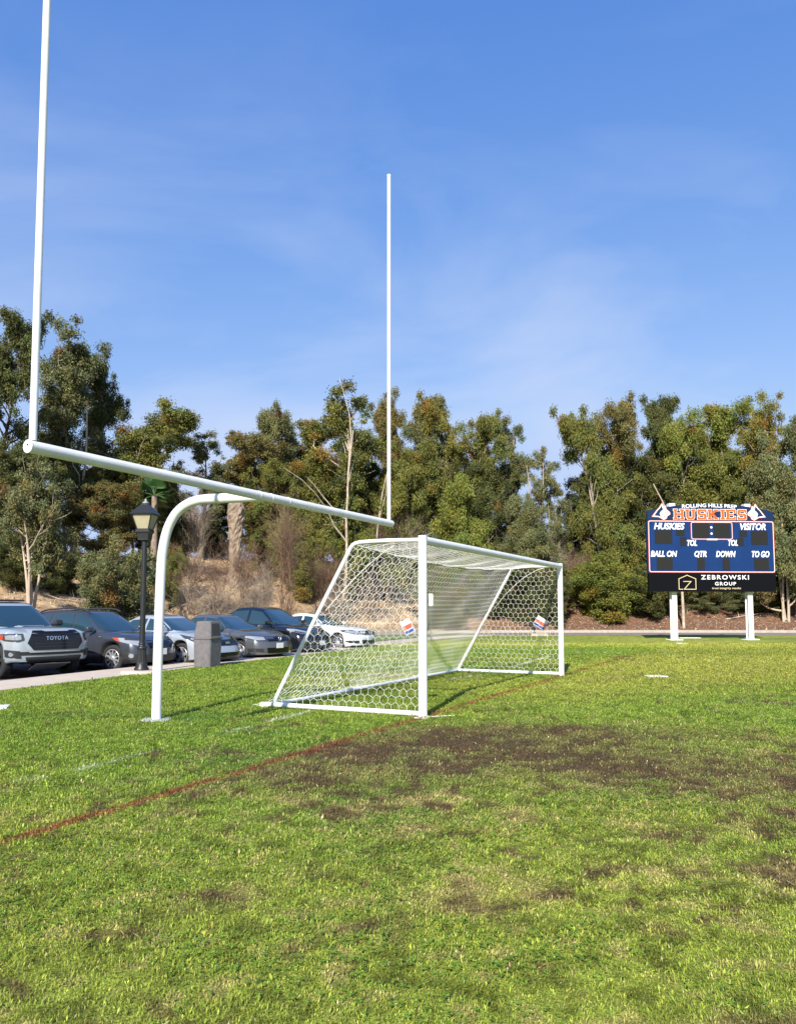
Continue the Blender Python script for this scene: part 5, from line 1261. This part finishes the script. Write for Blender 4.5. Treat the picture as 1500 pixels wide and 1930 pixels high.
SCL = []
def tree_proto(seed, bare=0.35, width=0.5, nlimb=16, top=1.0, clump=0.055, per=130, trunks=1, dens=1.0, shape='oval', leafL=0.030, leafW=0.0075, droop=0.6, tr=0.016, spread=0.0, lean=0.0):
    """unit-height tree: returns trunk mesh, crown mesh"""
    rng = np.random.RandomState(seed); lines = []; clumps = []
    for ti in range(trunks):
        a = 2 * math.pi * ti / max(trunks, 1) + rng.rand(); sp_ = spread * (0.6 + 0.6 * rng.rand())
        d0 = Vector((math.cos(a) * sp_ + lean, math.sin(a) * sp_, 1)); Ht = (0.93 - 0.12 * rng.rand() * (trunks > 1)) * top
        tp_ = wobble(rng, (0.01 * math.cos(a) * (trunks > 1), 0.01 * math.sin(a) * (trunks > 1), -0.03), d0, Ht, 12, 0.05, 0.03)
        rs = [tr * (1 - 0.85 * i / 12) / math.sqrt(trunks) + 0.001 for i in range(13)]; rs[0] *= 1.4
        lines.append((tp_, rs))
        for li in range(int(nlimb / trunks)):
            f_ = bare + (1 - bare) * (li + rng.rand()) / (nlimb / trunks); i = min(int(f_ * 12), 11); P = tp_[i].lerp(tp_[i + 1], f_ * 12 - i if i < 11 else rng.rand())
            h = (f_ - bare) / (1 - bare)
            if shape == 'oval': pw = math.sin(math.pi * min(max(0.12 + 0.80 * h, 0), 1)) ** 0.7
            elif shape == 'top': pw = 0.35 + 0.65 * h if h < .8 else 1.0 - (h - .8) * 2.6
            elif shape == 'cone': pw = 1.05 - 0.85 * h
            else: pw = 0.85
            L = width * 0.5 * pw * (0.55 + 0.7 * rng.rand()); az = rng.rand() * 6.28; el = 0.35 + 0.7 * h + rng.randn() * 0.2
            d = Vector((math.cos(az) * math.cos(el), math.sin(az) * math.cos(el), math.sin(el)))
            lp = wobble(rng, P, d, max(L, 0.04), 6, 0.16, 0.05); r0 = rs[i] * 0.5
            lines.append((lp, [r0 * (1 - 0.8 * k / 6) + 0.0007 for k in range(7)]))
            ends = [lp[-1], lp[4]]
            for bi in range(4):
                q = lp[2 + bi if bi < 4 else 5]; d2 = (lp[-1] - lp[0]).normalized() + Vector(rng.randn(3) * 0.75)
                bp = wobble(rng, q, d2, L * 0.45 + 0.03, 4, 0.2, 0.03); lines.append((bp, [r0 * 0.35 * (1 - .7 * k / 4) + 0.0005 for k in range(5)])); ends += [bp[-1], bp[2]] if rng.rand() < .7 else [bp[-1]]
            for e_ in ends:
                if rng.rand() < dens: clumps.append((e_, clump * (0.55 + 0.9 * rng.rand())))
        for k in range(3): clumps.append((tp_[-1] + Vector(rng.randn(3) * 0.02), clump * 0.8))
    zs_ = sorted(c.z + r_ * .5 for c, r_ in clumps); zm_ = zs_[int(len(zs_) * .985)]; hw_ = sorted(max(abs(c.x), abs(c.y)) + r_ * .6 for c, r_ in clumps); hm_ = hw_[int(len(hw_) * .95)]
    SCL.append((zm_, 2 * hm_))
    TV, TF = tubes_np(lines, 6)
    # leaves
    Ps = []; Cs = []
    for c, r_ in clumps:
        n = int(per * (r_ / clump) ** 1.6); q = rng.randn(n, 3); q /= np.linalg.norm(q, axis=1)[:, None]; rad = np.where(rng.rand(n) < .6, rng.rand(n) ** 0.5, np.minimum(np.abs(rng.randn(n)) * 0.72, 1.25))
        q = q * rad[:, None] * r_ * np.array([1.0, 1.0, 0.85]); Ps.append(q + np.array(c[:]))
        tint = np.array([1, 1, 1.0]) * (0.72 + 0.5 * rng.rand()) * (1 + np.array([0.12, 0.02, -0.05]) * rng.randn() * 0.8)
        if rng.rand() < 0.018: tint = tint * np.array([1.45, 0.88, 0.8])
        Cs.append(np.tile(tint, (n, 1)))
    P = np.concatenate(Ps); Ct = np.concatenate(Cs); n = len(P)
    az = rng.rand(n) * 6.28; el = -droop + rng.randn(n) * 0.55
    d = np.stack([np.cos(az) * np.cos(el), np.sin(az) * np.cos(el), np.sin(el)], -1)
    rv = rng.randn(n, 3); r_ = np.cross(d, rv); r_ /= np.linalg.norm(r_, axis=1)[:, None] + 1e-9
    L = leafL * (0.6 + 0.8 * rng.rand(n)); w = leafW * (0.7 + 0.6 * rng.rand(n))
    V = np.stack([P, P + d * (L * .45)[:, None] + r_ * w[:, None], P + d * L[:, None], P + d * (L * .45)[:, None] - r_ * w[:, None]], 1).reshape(-1, 3)
    col = np.clip(Ct * (0.65 + 0.7 * rng.rand(n))[:, None], 0.05, 2.5)
    return np_mesh('trunk', TV, TF), np_mesh('crown', V, np.arange(4 * n).reshape(n, 4), col)

PROTO = {
 'tall': tree_proto(101, bare=0.36, width=0.52, nlimb=24, shape='top', clump=0.040, per=332, dens=.85, leafL=0.0141, leafW=0.0028),
 'tall2': tree_proto(107, bare=0.30, width=0.48, nlimb=26, shape='oval', clump=0.040, per=332, dens=.85, leafL=0.0141, leafW=0.0028),
 'oval': tree_proto(102, bare=0.18, width=0.62, nlimb=28, shape='oval', clump=0.046, per=367, dens=.85, leafL=0.0155, leafW=0.0030),
 'oval2': tree_proto(103, bare=0.22, width=0.58, nlimb=28, shape='top', clump=0.046, per=367, dens=.85, leafL=0.0155, leafW=0.0030),
 'dense': tree_proto(104, bare=0.10, width=0.80, nlimb=34, shape='oval', clump=0.054, per=402, dens=.85, leafL=0.0185, leafW=0.0037),
 'dense2': tree_proto(105, bare=0.10, width=0.74, nlimb=34, shape='cone', clump=0.054, per=402, dens=.85, leafL=0.0185, leafW=0.0037, trunks=2, spread=0.12),
 'open': tree_proto(106, bare=0.28, width=0.56, nlimb=20, shape='top', clump=0.036, per=227, dens=0.72, leafL=0.0141, leafW=0.0028, tr=0.020),
 'spiky': tree_proto(108, bare=0.15, width=0.36, nlimb=24, shape='oval', clump=0.030, per=157, dens=0.65, leafL=0.0148, leafW=0.0028, trunks=3, spread=0.07, tr=0.018),
 'multi': tree_proto(109, bare=0.48, width=0.80, nlimb=24, shape='oval', clump=0.055, per=245, dens=0.8, leafL=0.0222, leafW=0.0041, trunks=4, spread=0.13, tr=0.034),
 'bush': tree_proto(110, bare=0.10, width=1.6, nlimb=44, shape='oval', clump=0.10, per=262, leafL=0.0407, leafW=0.0059, trunks=6, spread=0.50, tr=0.040, droop=-0.2, top=0.85, dens=.8),
 'bush2': tree_proto(111, bare=0.08, width=1.4, nlimb=44, shape='oval', clump=0.11, per=280, leafL=0.0444, leafW=0.0073, trunks=5, spread=0.40, tr=0.040, droop=0.3, top=0.85, dens=.85),
}
BASE = dict(zip(PROTO, SCL))
def plant(name, kind, px, topy, Y, hwpx, leafm, bark, label, cat, group=None, rz=None, sink=0.1, trunk_name='trunk', crown_name='crown', seed=[0]):
    seed[0] += 1; x = (px - 750) / FPX * Y; z = gz(x, Y) - sink; H = hz(topy, Y) - z
    wd = 2.45 * hwpx / FPX * Y; zn, wn = BASE[kind]; kz = H * (0.97 if cat == 'tree' else 1.0) / zn; kx = wd / wn; kx = min(max(kx, kz * 0.6), kz * 1.9)
    o = thing(name, label, cat, (x, Y, z), rz if rz is not None else seed[0] * 2.399, group)
    o.scale = (kx, kx, kz)
    tm, cm = PROTO[kind]
    t = link(trunk_name, tm, M[bark], o, smooth=True) if not tm.materials else None
    if t is None: t = bpy.data.objects.new(trunk_name, tm); C.objects.link(t); t.parent = o
    t.material_slots[0].link = 'OBJECT'; t.material_slots[0].material = M[bark]
    if not cm.materials: cm.materials.append(M[leafm])
    c = bpy.data.objects.new(crown_name, cm); C.objects.link(c); c.parent = o
    c.material_slots[0].link = 'OBJECT'; c.material_slots[0].material = M[leafm]
    return o
for tm, cm in PROTO.values(): tm.polygons.foreach_set('use_smooth', [True] * len(tm.polygons))
GE = 'eucalyptus trees along the top of the bank'
T = [
 ('tall2', -8, 588, 43, 66, 'leaf_dark', 'bark_dark', 'very tall dark eucalyptus cut off by the left edge of the photo', ),
 ('tall', 138, 624, 50, 66, 'leaf_grey', 'bark', 'tallest broad-topped eucalyptus, rising right beside the left goalpost upright'),
 ('tall2', 203, 680, 53, 44, 'leaf_dark', 'bark', 'narrow eucalyptus leaning out on the right of the tallest tree'),
 ('oval', 265, 752, 52, 78, 'leaf_olive', 'bark', 'rounded eucalyptus with reddish tips above the left half of the crossbar'),
 ('open', 376, 812, 56, 40, 'leaf_grey', 'bark', 'small airy eucalyptus whose crown pokes above the middle of the crossbar'),
 ('spiky', 432, 852, 60, 26, 'leaf_grey', 'bark', 'thin low eucalyptus in the gap left of the wide central clump'),
 ('oval2', 484, 812, 57, 58, 'leaf_rust', 'bark', 'rust-tinged eucalyptus at the left end of the central clump'),
 ('oval', 538, 768, 60, 46, 'leaf_grey', 'bark', 'grey-green eucalyptus with a rounded top in the central clump'),
 ('oval2', 590, 778, 61, 56, 'leaf_olive', 'bark', 'olive eucalyptus directly left of the pale forked trunk'),
 ('open', 645, 722, 55, 58, 'leaf_olive', 'bark_pale', 'eucalyptus with a pale forked trunk and bare twigs above its crown'),
 ('tall', 722, 732, 62, 38, 'leaf_rust', 'bark', 'brownish eucalyptus behind the right goalpost upright'),
 ('tall2', 790, 736, 61, 42, 'leaf_grey', 'bark', 'upright grey-green eucalyptus just right of the right goalpost upright'),
 ('oval', 850, 748, 62, 54, 'leaf_gold', 'bark', 'golden-topped eucalyptus above the near end of the soccer crossbar'),
 ('oval2', 908, 772, 60, 42, 'leaf_olive', 'bark', 'round olive eucalyptus right of the golden-topped one'),
 ('open', 962, 784, 63, 34, 'leaf_grey', 'bark_pale', 'airy eucalyptus with sky showing through its branches above the net'),
 ('spiky', 1010, 845, 60, 30, 'leaf_grey', 'bark_pale', 'spindly grey tree with upright bare twigs left of the dip in the tree line'),
 ('spiky', 1048, 905, 60, 26, 'leaf_grey', 'bark', 'thin short tree standing in the dip of the tree line'),
 ('oval', 1132, 764, 57, 44, 'leaf_olive', 'bark', 'broad eucalyptus at the left end of the right-hand clump'),
 ('oval2', 1165, 744, 58, 46, 'leaf_rust', 'bark', 'brownish eucalyptus above and left of the scoreboard'),
 ('tall2', 1245, 730, 60, 52, 'leaf_dark', 'bark', 'dark pointed eucalyptus, highest of those above the scoreboard'),
 ('oval', 1308, 790, 57, 50, 'leaf_bright', 'bark', 'fresh green eucalyptus above the middle of the scoreboard'),
 ('oval2', 1372, 746, 60, 58, 'leaf_bright', 'bark', 'wide bright green eucalyptus above the right half of the scoreboard'),
 ('tall', 1442, 754, 57, 44, 'leaf_gold', 'bark', 'yellow-tipped eucalyptus near the right edge'),
 ('oval', 1500, 792, 55, 50, 'leaf_grey', 'bark_pale', 'pale-trunked eucalyptus cut off by the right edge of the photo'),
 # lower fill
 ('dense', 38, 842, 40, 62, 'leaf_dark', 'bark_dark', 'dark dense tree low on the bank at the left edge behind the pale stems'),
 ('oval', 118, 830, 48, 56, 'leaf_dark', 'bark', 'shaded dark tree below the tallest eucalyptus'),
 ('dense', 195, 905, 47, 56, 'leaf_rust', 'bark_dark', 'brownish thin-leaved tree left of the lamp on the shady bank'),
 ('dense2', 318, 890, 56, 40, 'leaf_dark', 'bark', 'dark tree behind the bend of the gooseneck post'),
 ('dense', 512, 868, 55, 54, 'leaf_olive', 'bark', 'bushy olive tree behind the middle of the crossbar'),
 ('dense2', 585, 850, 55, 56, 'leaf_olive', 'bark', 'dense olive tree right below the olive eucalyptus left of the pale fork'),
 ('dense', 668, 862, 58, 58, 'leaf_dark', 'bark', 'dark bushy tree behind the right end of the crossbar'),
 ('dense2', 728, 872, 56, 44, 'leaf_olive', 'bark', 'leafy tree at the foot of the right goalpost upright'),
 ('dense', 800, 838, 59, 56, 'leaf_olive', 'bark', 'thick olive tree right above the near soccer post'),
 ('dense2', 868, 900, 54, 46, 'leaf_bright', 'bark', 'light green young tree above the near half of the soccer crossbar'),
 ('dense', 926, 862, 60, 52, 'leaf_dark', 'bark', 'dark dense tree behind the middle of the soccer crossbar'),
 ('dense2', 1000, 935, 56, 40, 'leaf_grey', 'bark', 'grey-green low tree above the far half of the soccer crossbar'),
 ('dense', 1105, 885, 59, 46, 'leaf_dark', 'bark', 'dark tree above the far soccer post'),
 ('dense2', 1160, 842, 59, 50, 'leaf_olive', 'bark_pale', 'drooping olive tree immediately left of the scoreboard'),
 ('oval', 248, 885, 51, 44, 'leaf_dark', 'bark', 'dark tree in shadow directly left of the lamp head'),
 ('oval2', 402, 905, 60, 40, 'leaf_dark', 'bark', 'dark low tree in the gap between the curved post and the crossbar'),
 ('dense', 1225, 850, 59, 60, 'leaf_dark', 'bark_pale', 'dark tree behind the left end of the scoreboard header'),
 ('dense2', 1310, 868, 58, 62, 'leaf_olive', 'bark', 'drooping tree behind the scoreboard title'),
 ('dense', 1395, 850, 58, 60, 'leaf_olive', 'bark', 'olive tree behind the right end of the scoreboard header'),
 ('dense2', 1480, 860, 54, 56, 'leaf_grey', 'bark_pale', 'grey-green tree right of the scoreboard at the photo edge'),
]
for kd, px, ty, Yd, hwp, lm, bk, lb in T:
    plant('eucalyptus_tree', kd, px, ty, Yd, hwp, lm, bk, lb, 'tree', GE)
plant('multi_stem_tree', 'multi', 62, 862, 33, 66, 'leaf_grey', 'bark_pale', 'young tree with several slender pale stems at the foot of the left bank', 'tree')
# pale bare limbs that show against the foliage
def snag(label, px0, py0, px1, py1, Y, r, seed, br=5):
    rng = np.random.RandomState(seed); a = at(px0, py0, Y); b = at(px1, py1, Y); z0 = gz(a.x, Y); a.z = min(a.z, max(z0, a.z))
    L = (b - a).length; pts = wobble(rng, a, b - a, L, 8, 0.09); lines = [(pts, [r * (1 - .7 * k / 8) for k in range(9)])]
    for k in range(br):
        q = pts[3 + k % 5]; d = (b - a).normalized() + Vector((rng.randn() * .9, rng.randn() * .5, rng.rand() * .5)); lines.append((wobble(rng, q, d, L * (0.3 + 0.3 * rng.rand()), 5, .15), [r * .45 * (1 - .8 * j / 5) + .004 for j in range(6)]))
    V, F = tubes_np(lines, 7); V = V - np.array(a[:])
    o = link('bare_tree', np_mesh('bare_tree', V, F), M['bark_pale'], smooth=True, loc=a); tag(o, label, 'bare tree')
def base_snag(label, px, pyt, Y, lean_px, r, seed, br=6):
    x = (px - 750) / FPX * Y; z = gz(x, Y) - .1; pyb = 1148 - (z - HC) / Y * FPX; snag(label, px, pyb, px + lean_px, pyt, Y, r, seed, br)
base_snag('bare pale trunk forking in front of the central tree clump', 643, 812, 52, 14, 0.12, 3, 4)
base_snag('white bare limb leaning up beside the right goalpost upright', 690, 860, 54, 34, 0.08, 4, 2)
base_snag('thick pale trunk standing behind the left scoreboard post', 1288, 905, 53, -24, 0.11, 5, 0)
base_snag('slim pale trunk right of the scoreboard', 1476, 880, 54, 6, 0.10, 6, 1)
base_snag('thin grey trunk rising on the shady bank left of the lamp', 140, 760, 49.5, 2, 0.12, 7, 1)

# ---- twiggy and leafy shrubs
def twiggy(label, px, topy, Y, hwpx, c, seed, n=1500, vert=0.5, pyb=None, cat='shrub', th=0.0085, group='dry leafless shrubs on the bank'):
    rng = np.random.RandomState(seed); x = (px - 750) / FPX * Y; z = gz(x, Y) - 0.1; H = hz(topy, Y) - z; wd = hwpx / FPX * Y
    V = []; col = []
    tot = 0
    for s_ in range(max(10, n // 40)):
        az = rng.rand() * 6.28; rad = rng.rand() ** .6; e_ = np.array([math.cos(az) * wd * rad, math.sin(az) * wd * rad * .7, H * (0.65 + 0.4 * rng.rand()) * (1 - 0.45 * rad * (1 - vert))])
        p = np.array([math.cos(az) * wd * .12, math.sin(az) * wd * .12, 0.0]); seg = 7; pts = [p]
        for k in range(seg):
            t_ = (k + 1) / seg; q = p * (1 - t_) + e_ * t_ + np.array([0, 0, H * .18 * math.sin(math.pi * t_)]) + rng.randn(3) * 0.035 * H; pts.append(q)
        for k in range(seg):
            V += [pts[k], pts[k + 1], None, k]
            for b in range(5):
                if k < 2 and b > 1: continue
                q0 = pts[k] + (pts[k + 1] - pts[k]) * rng.rand(); d = (pts[k + 1] - pts[k]) / (np.linalg.norm(pts[k + 1] - pts[k]) + 1e-6) + rng.randn(3) * .55; d[2] += vert * .6
                L = H * (0.07 + 0.13 * rng.rand()); V += [q0, q0 + d * L, None, 8]
                q1 = q0 + d * L * .5; V += [q1, q1 + (d + rng.randn(3) * .6) * L * .6, None, 9]
    A = np.array([v for i, v in enumerate(V) if i % 4 == 0]); B = np.array([v for i, v in enumerate(V) if i % 4 == 1]); lv = np.array([v for i, v in enumerate(V) if i % 4 == 3])
    d = B - A; r_ = np.cross(d, rng.randn(len(A), 3)); r_ /= np.linalg.norm(r_, axis=1)[:, None] + 1e-9; w = (th * (2.2 - 0.2 * lv))[:, None]
    r2 = np.cross(d, r_); r2 /= np.linalg.norm(r2, axis=1)[:, None] + 1e-9
    Q = np.concatenate([np.stack([A - r_ * w, A + r_ * w, B + r_ * w * .4, B - r_ * w * .4], 1), np.stack([A - r2 * w, A + r2 * w, B + r2 * w * .4, B - r2 * w * .4], 1)]).reshape(-1, 3)
    m_ = len(A) * 2; cc = np.array(c) * (0.55 + 0.8 * rng.rand(m_))[:, None]
    o = link('dry_shrub', np_mesh('dry_shrub', Q, np.arange(4 * m_).reshape(m_, 4), cc), M['twig'], loc=Vector((x, Y, z)))
    tag(o, label, cat, group); return o
RB = (0.23, 0.145, 0.095); GB = (0.34, 0.27, 0.20); DB = (0.17, 0.11, 0.075); LB = (0.42, 0.33, 0.24)
tw = [
 ('dark brown twiggy shrub right behind the curved goalpost', 362, 1042, 43, 34, DB, 700, .3), ('wide dark brown shrub left of the grey leafless one', 412, 1044, 44, 30, RB, 600, .3),
 ('grey leafless spreading shrub above the grey sedan', 432, 1070, 38.5, 50, GB, 520, .15), ('tall narrow reddish dry shrub left of the leaning net stay', 540, 975, 44, 28, RB, 1000, .9),
 ('reddish twig shrub just left of the top of the net', 612, 1040, 48, 38, RB, 1300, .4), ('brown dry thicket under the right end of the crossbar', 700, 990, 55, 50, RB, 1600, .8),
 ('brown dry thicket to the right of the crossbar end', 748, 986, 56, 34, LB, 1800, .8), ('low brown shrub behind the near side net', 700, 1068, 51, 44, DB, 600, .3),
 ('dry grey shrub showing above the far half of the soccer crossbar', 1010, 1010, 57, 62, GB, 2400, .5), ('upright brown twigs right next to the far soccer post', 1085, 1050, 56.5, 34, RB, 1300, .8),
 ('weeping grey leafless sapling behind the top of the curved post', 372, 945, 48, 24, GB, 700, .9), ('low grey brush along the top of the bank by the palm trunk', 440, 1015, 51, 40, RB, 1200, .4),
 ('brown brush on the bank crest behind the lamp', 300, 1015, 50, 42, RB, 1200, .4), ('dry brush at the bank crest above the black car', 500, 1018, 53, 40, RB, 1200, .4),
 ('dark brush on the left bank beneath the shaded trees', 205, 1020, 47, 42, DB, 700, .4), ('dark twigs on the bank behind the pale stems', 120, 1035, 44, 40, DB, 600, .4),
 ('brown brush behind the back net in the middle', 850, 1060, 55, 56, RB, 2000, .5), ('reddish brush behind the far part of the back net', 935, 1050, 56, 48, RB, 1800, .5),
 ('dry stalks on the bank below the scoreboard, between its posts', 1345, 1112, 58, 40, DB, 900, .5), ('dry bush at the bank foot close to the right edge', 1455, 1120, 56, 36, GB, 1200, .4),
 ('small dry tuft on the sandy slope above the white sedan', 640, 1108, 44, 26, GB, 900, .4), ('small leafless tuft on the sandy slope above the black car', 488, 1092, 39.5, 22, GB, 800, .4),
 ('brown brush round the foot of the dead palm', 462, 1030, 47, 26, RB, 900, .5), ('greyish brush low on the bank behind the trash can', 392, 1082, 37.5, 34, GB, 600, .2),
 ('grey brush on the slope between the tall reddish shrub and the palm', 498, 1058, 45, 30, GB, 800, .3), ('thin dry brush on the sandy slope above the silver hatchback', 345, 1088, 37, 24, LB, 500, .3),
]
for i, (lb, px, ty, Yd, hwp, c, n, vt) in enumerate(tw): twiggy(lb, px, ty, Yd, hwp, c, 300 + i, n, vt)
GS = 'leafy green shrubs on the bank'
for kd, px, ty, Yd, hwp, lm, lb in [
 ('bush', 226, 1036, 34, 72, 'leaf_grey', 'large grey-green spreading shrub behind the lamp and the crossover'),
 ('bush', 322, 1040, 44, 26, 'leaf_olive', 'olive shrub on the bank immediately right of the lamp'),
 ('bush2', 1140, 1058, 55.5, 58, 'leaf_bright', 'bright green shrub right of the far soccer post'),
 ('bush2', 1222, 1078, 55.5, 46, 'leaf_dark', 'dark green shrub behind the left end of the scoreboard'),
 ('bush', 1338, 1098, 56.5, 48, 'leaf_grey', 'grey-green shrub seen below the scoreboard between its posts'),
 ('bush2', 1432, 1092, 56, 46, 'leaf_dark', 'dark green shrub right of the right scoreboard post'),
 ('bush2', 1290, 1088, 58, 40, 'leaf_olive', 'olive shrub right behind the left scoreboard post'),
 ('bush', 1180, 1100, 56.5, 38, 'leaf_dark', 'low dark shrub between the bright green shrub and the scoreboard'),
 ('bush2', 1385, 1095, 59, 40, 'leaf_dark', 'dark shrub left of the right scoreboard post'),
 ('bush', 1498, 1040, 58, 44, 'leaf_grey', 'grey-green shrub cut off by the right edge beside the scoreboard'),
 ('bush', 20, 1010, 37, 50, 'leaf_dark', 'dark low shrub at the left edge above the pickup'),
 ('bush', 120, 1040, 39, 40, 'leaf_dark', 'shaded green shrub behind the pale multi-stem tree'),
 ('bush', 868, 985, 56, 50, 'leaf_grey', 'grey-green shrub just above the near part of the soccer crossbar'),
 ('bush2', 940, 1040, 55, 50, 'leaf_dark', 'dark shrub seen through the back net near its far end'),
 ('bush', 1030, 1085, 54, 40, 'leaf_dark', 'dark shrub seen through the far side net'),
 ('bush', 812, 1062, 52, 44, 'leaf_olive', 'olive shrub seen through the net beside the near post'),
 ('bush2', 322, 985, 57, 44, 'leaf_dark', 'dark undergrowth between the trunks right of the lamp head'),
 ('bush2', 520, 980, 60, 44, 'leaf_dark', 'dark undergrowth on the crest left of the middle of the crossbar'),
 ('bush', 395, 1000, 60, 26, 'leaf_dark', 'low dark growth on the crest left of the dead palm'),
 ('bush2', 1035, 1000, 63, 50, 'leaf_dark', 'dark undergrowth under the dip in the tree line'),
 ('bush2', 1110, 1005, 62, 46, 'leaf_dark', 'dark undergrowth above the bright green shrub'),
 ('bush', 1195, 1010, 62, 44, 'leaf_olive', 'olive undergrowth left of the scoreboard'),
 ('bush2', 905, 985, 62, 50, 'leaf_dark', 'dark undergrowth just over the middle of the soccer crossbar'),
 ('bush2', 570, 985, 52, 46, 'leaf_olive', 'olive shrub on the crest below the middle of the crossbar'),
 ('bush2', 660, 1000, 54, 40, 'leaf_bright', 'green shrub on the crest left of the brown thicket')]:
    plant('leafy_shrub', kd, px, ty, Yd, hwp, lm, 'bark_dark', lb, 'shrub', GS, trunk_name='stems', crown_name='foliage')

# ---- palms
def fronds(rng, n, L, fan, z0, mat_, parent, seg=9):
    for k in range(n):
        az = k * 2.399 + rng.rand() * .4; el = rng.uniform(-0.5, 1.2); V = []; F = []
        d = np.array([math.cos(az) * math.cos(el), math.sin(az) * math.cos(el), math.sin(el)]); s_ = np.array([-math.sin(az), math.cos(az), 0]); u_ = np.cross(s_, d) * -1
        hub = d * L * 0.45
        mb = MB(); mb.tube([(0, 0, z0), tuple(hub + np.array([0, 0, z0]))], 0.025, 5)
        for j in range(-8, 9):
            a = j / 8 * fan; dd = d * math.cos(a) + s_ * math.sin(a); tip = hub + dd * L * .75 * (1 - .25 * abs(j) / 8) + np.array([0, 0, -0.18 * L * abs(j) / 8]); mid = hub + (tip - hub) * .5; ww = u_ * 0.0 + np.cross(dd, u_) * 0.05 * L
            q = [hub, mid + ww, tip, mid - ww]; mb.add([tuple(v + np.array([0, 0, z0])) for v in q], [(0, 1, 2, 3)])
        mb.build('frond', mat_, parent)
M['frond'] = mat('frond', (0.06, 0.14, 0.03), 0.5, trans=0.2); M['palm_bark'] = mat('palm_bark', (0.34, 0.26, 0.185), 0.95, nscale=5, col2=(0.17, 0.125, 0.09), bump=0.8, bscale=14)
rng = np.random.RandomState(4)
Yp = 45; x = xcol(288, Yp); z = gz(x, Yp); zc = hz(930, Yp)
g = thing('fan_palm', 'small green fan palm showing right behind the top of the lamp', 'palm', (x, Yp, z - .1)); mb = MB(); mb.tube([(0, 0, 0), (0.05, 0, (zc - z) * .5), (0, 0, zc - z)], [.22, .18, .16], 12); mb.build('trunk', M['palm_bark'], g); fronds(rng, 15, 1.15, 1.0, zc - z, M['frond'], g)
Yp = 49; x = xcol(443, Yp); z = gz(x, Yp); zc = hz(938, Yp)
g = thing('shaggy_palm', 'dead shaggy tan palm trunk framed between the curved post and the crossbar', 'palm', (x, Yp, z - .3))
mb = MB(); V = []; F = []; ring = 22; rows = 26; hh = zc - z + .3
for i in range(rows):
    f_ = i / (rows - 1); r_ = 0.36 + 0.14 * sst(0.45, 0.9, f_) - (0.0 if f_ < .96 else .15)
    for k in range(ring): rr_ = r_ * (1 + 0.16 * rng.randn() * .6 + (0.05 if (i + k * 7) % 3 else -0.06)); a = 2 * math.pi * k / ring; V.append((rr_ * math.cos(a), rr_ * math.sin(a), hh * f_ + rng.randn() * .03))
for i in range(rows - 1):
    for k in range(ring): F.append((i * ring + k, i * ring + (k + 1) % ring, (i + 1) * ring + (k + 1) % ring, (i + 1) * ring + k))
mb.add(V, F); mb.build('trunk', M['palm_bark'], g)

# ---- felled branches, pipes on the bank
def branch(label, px, py, Y, L, ang, r, seed, m_='bark_pale'):
    rng = np.random.RandomState(seed); x = xcol(px, Y); pts = []
    for k in range(7):
        xx = x + (k / 6 - .5) * L * math.cos(ang); yy = Y + (k / 6 - .5) * L * math.sin(ang); pts.append((xx, yy, gz(xx, yy) + 0.06 + rng.rand() * .06))
    a = Vector(pts[3]); lines = [([Vector(p) - a for p in pts], [r * (1 - .6 * k / 6) for k in range(7)])]
    for k in (2, 4): q = Vector(pts[k]) - a; lines.append((wobble(rng, q, (math.cos(ang + .8), math.sin(ang + .8), .5), L * .3, 4, .15), [r * .5 * (1 - .6 * j / 4) for j in range(5)]))
    V, F = tubes_np(lines, 6); o = link('fallen_branch', np_mesh('fallen_branch', V, F), M[m_], smooth=True, loc=a); tag(o, label, 'branch')
branch('fallen grey branch on the bank between the pale stems and the green shrub', 130, 1060, 38, 2.2, 0.5, .035, 1); branch('dark fallen branch on the sandy slope above the crossover', 60, 1125, 31.5, 2.4, 0.7, .04, 2, 'bark_dark')
branch('pale branch lying under the right end of the scoreboard on the litter', 1400, 1135, 55, 3.0, 0.2, .05, 3); branch('pale fallen branch on the bank at the far right', 1478, 1128, 55, 2.6, 1.1, .05, 4)
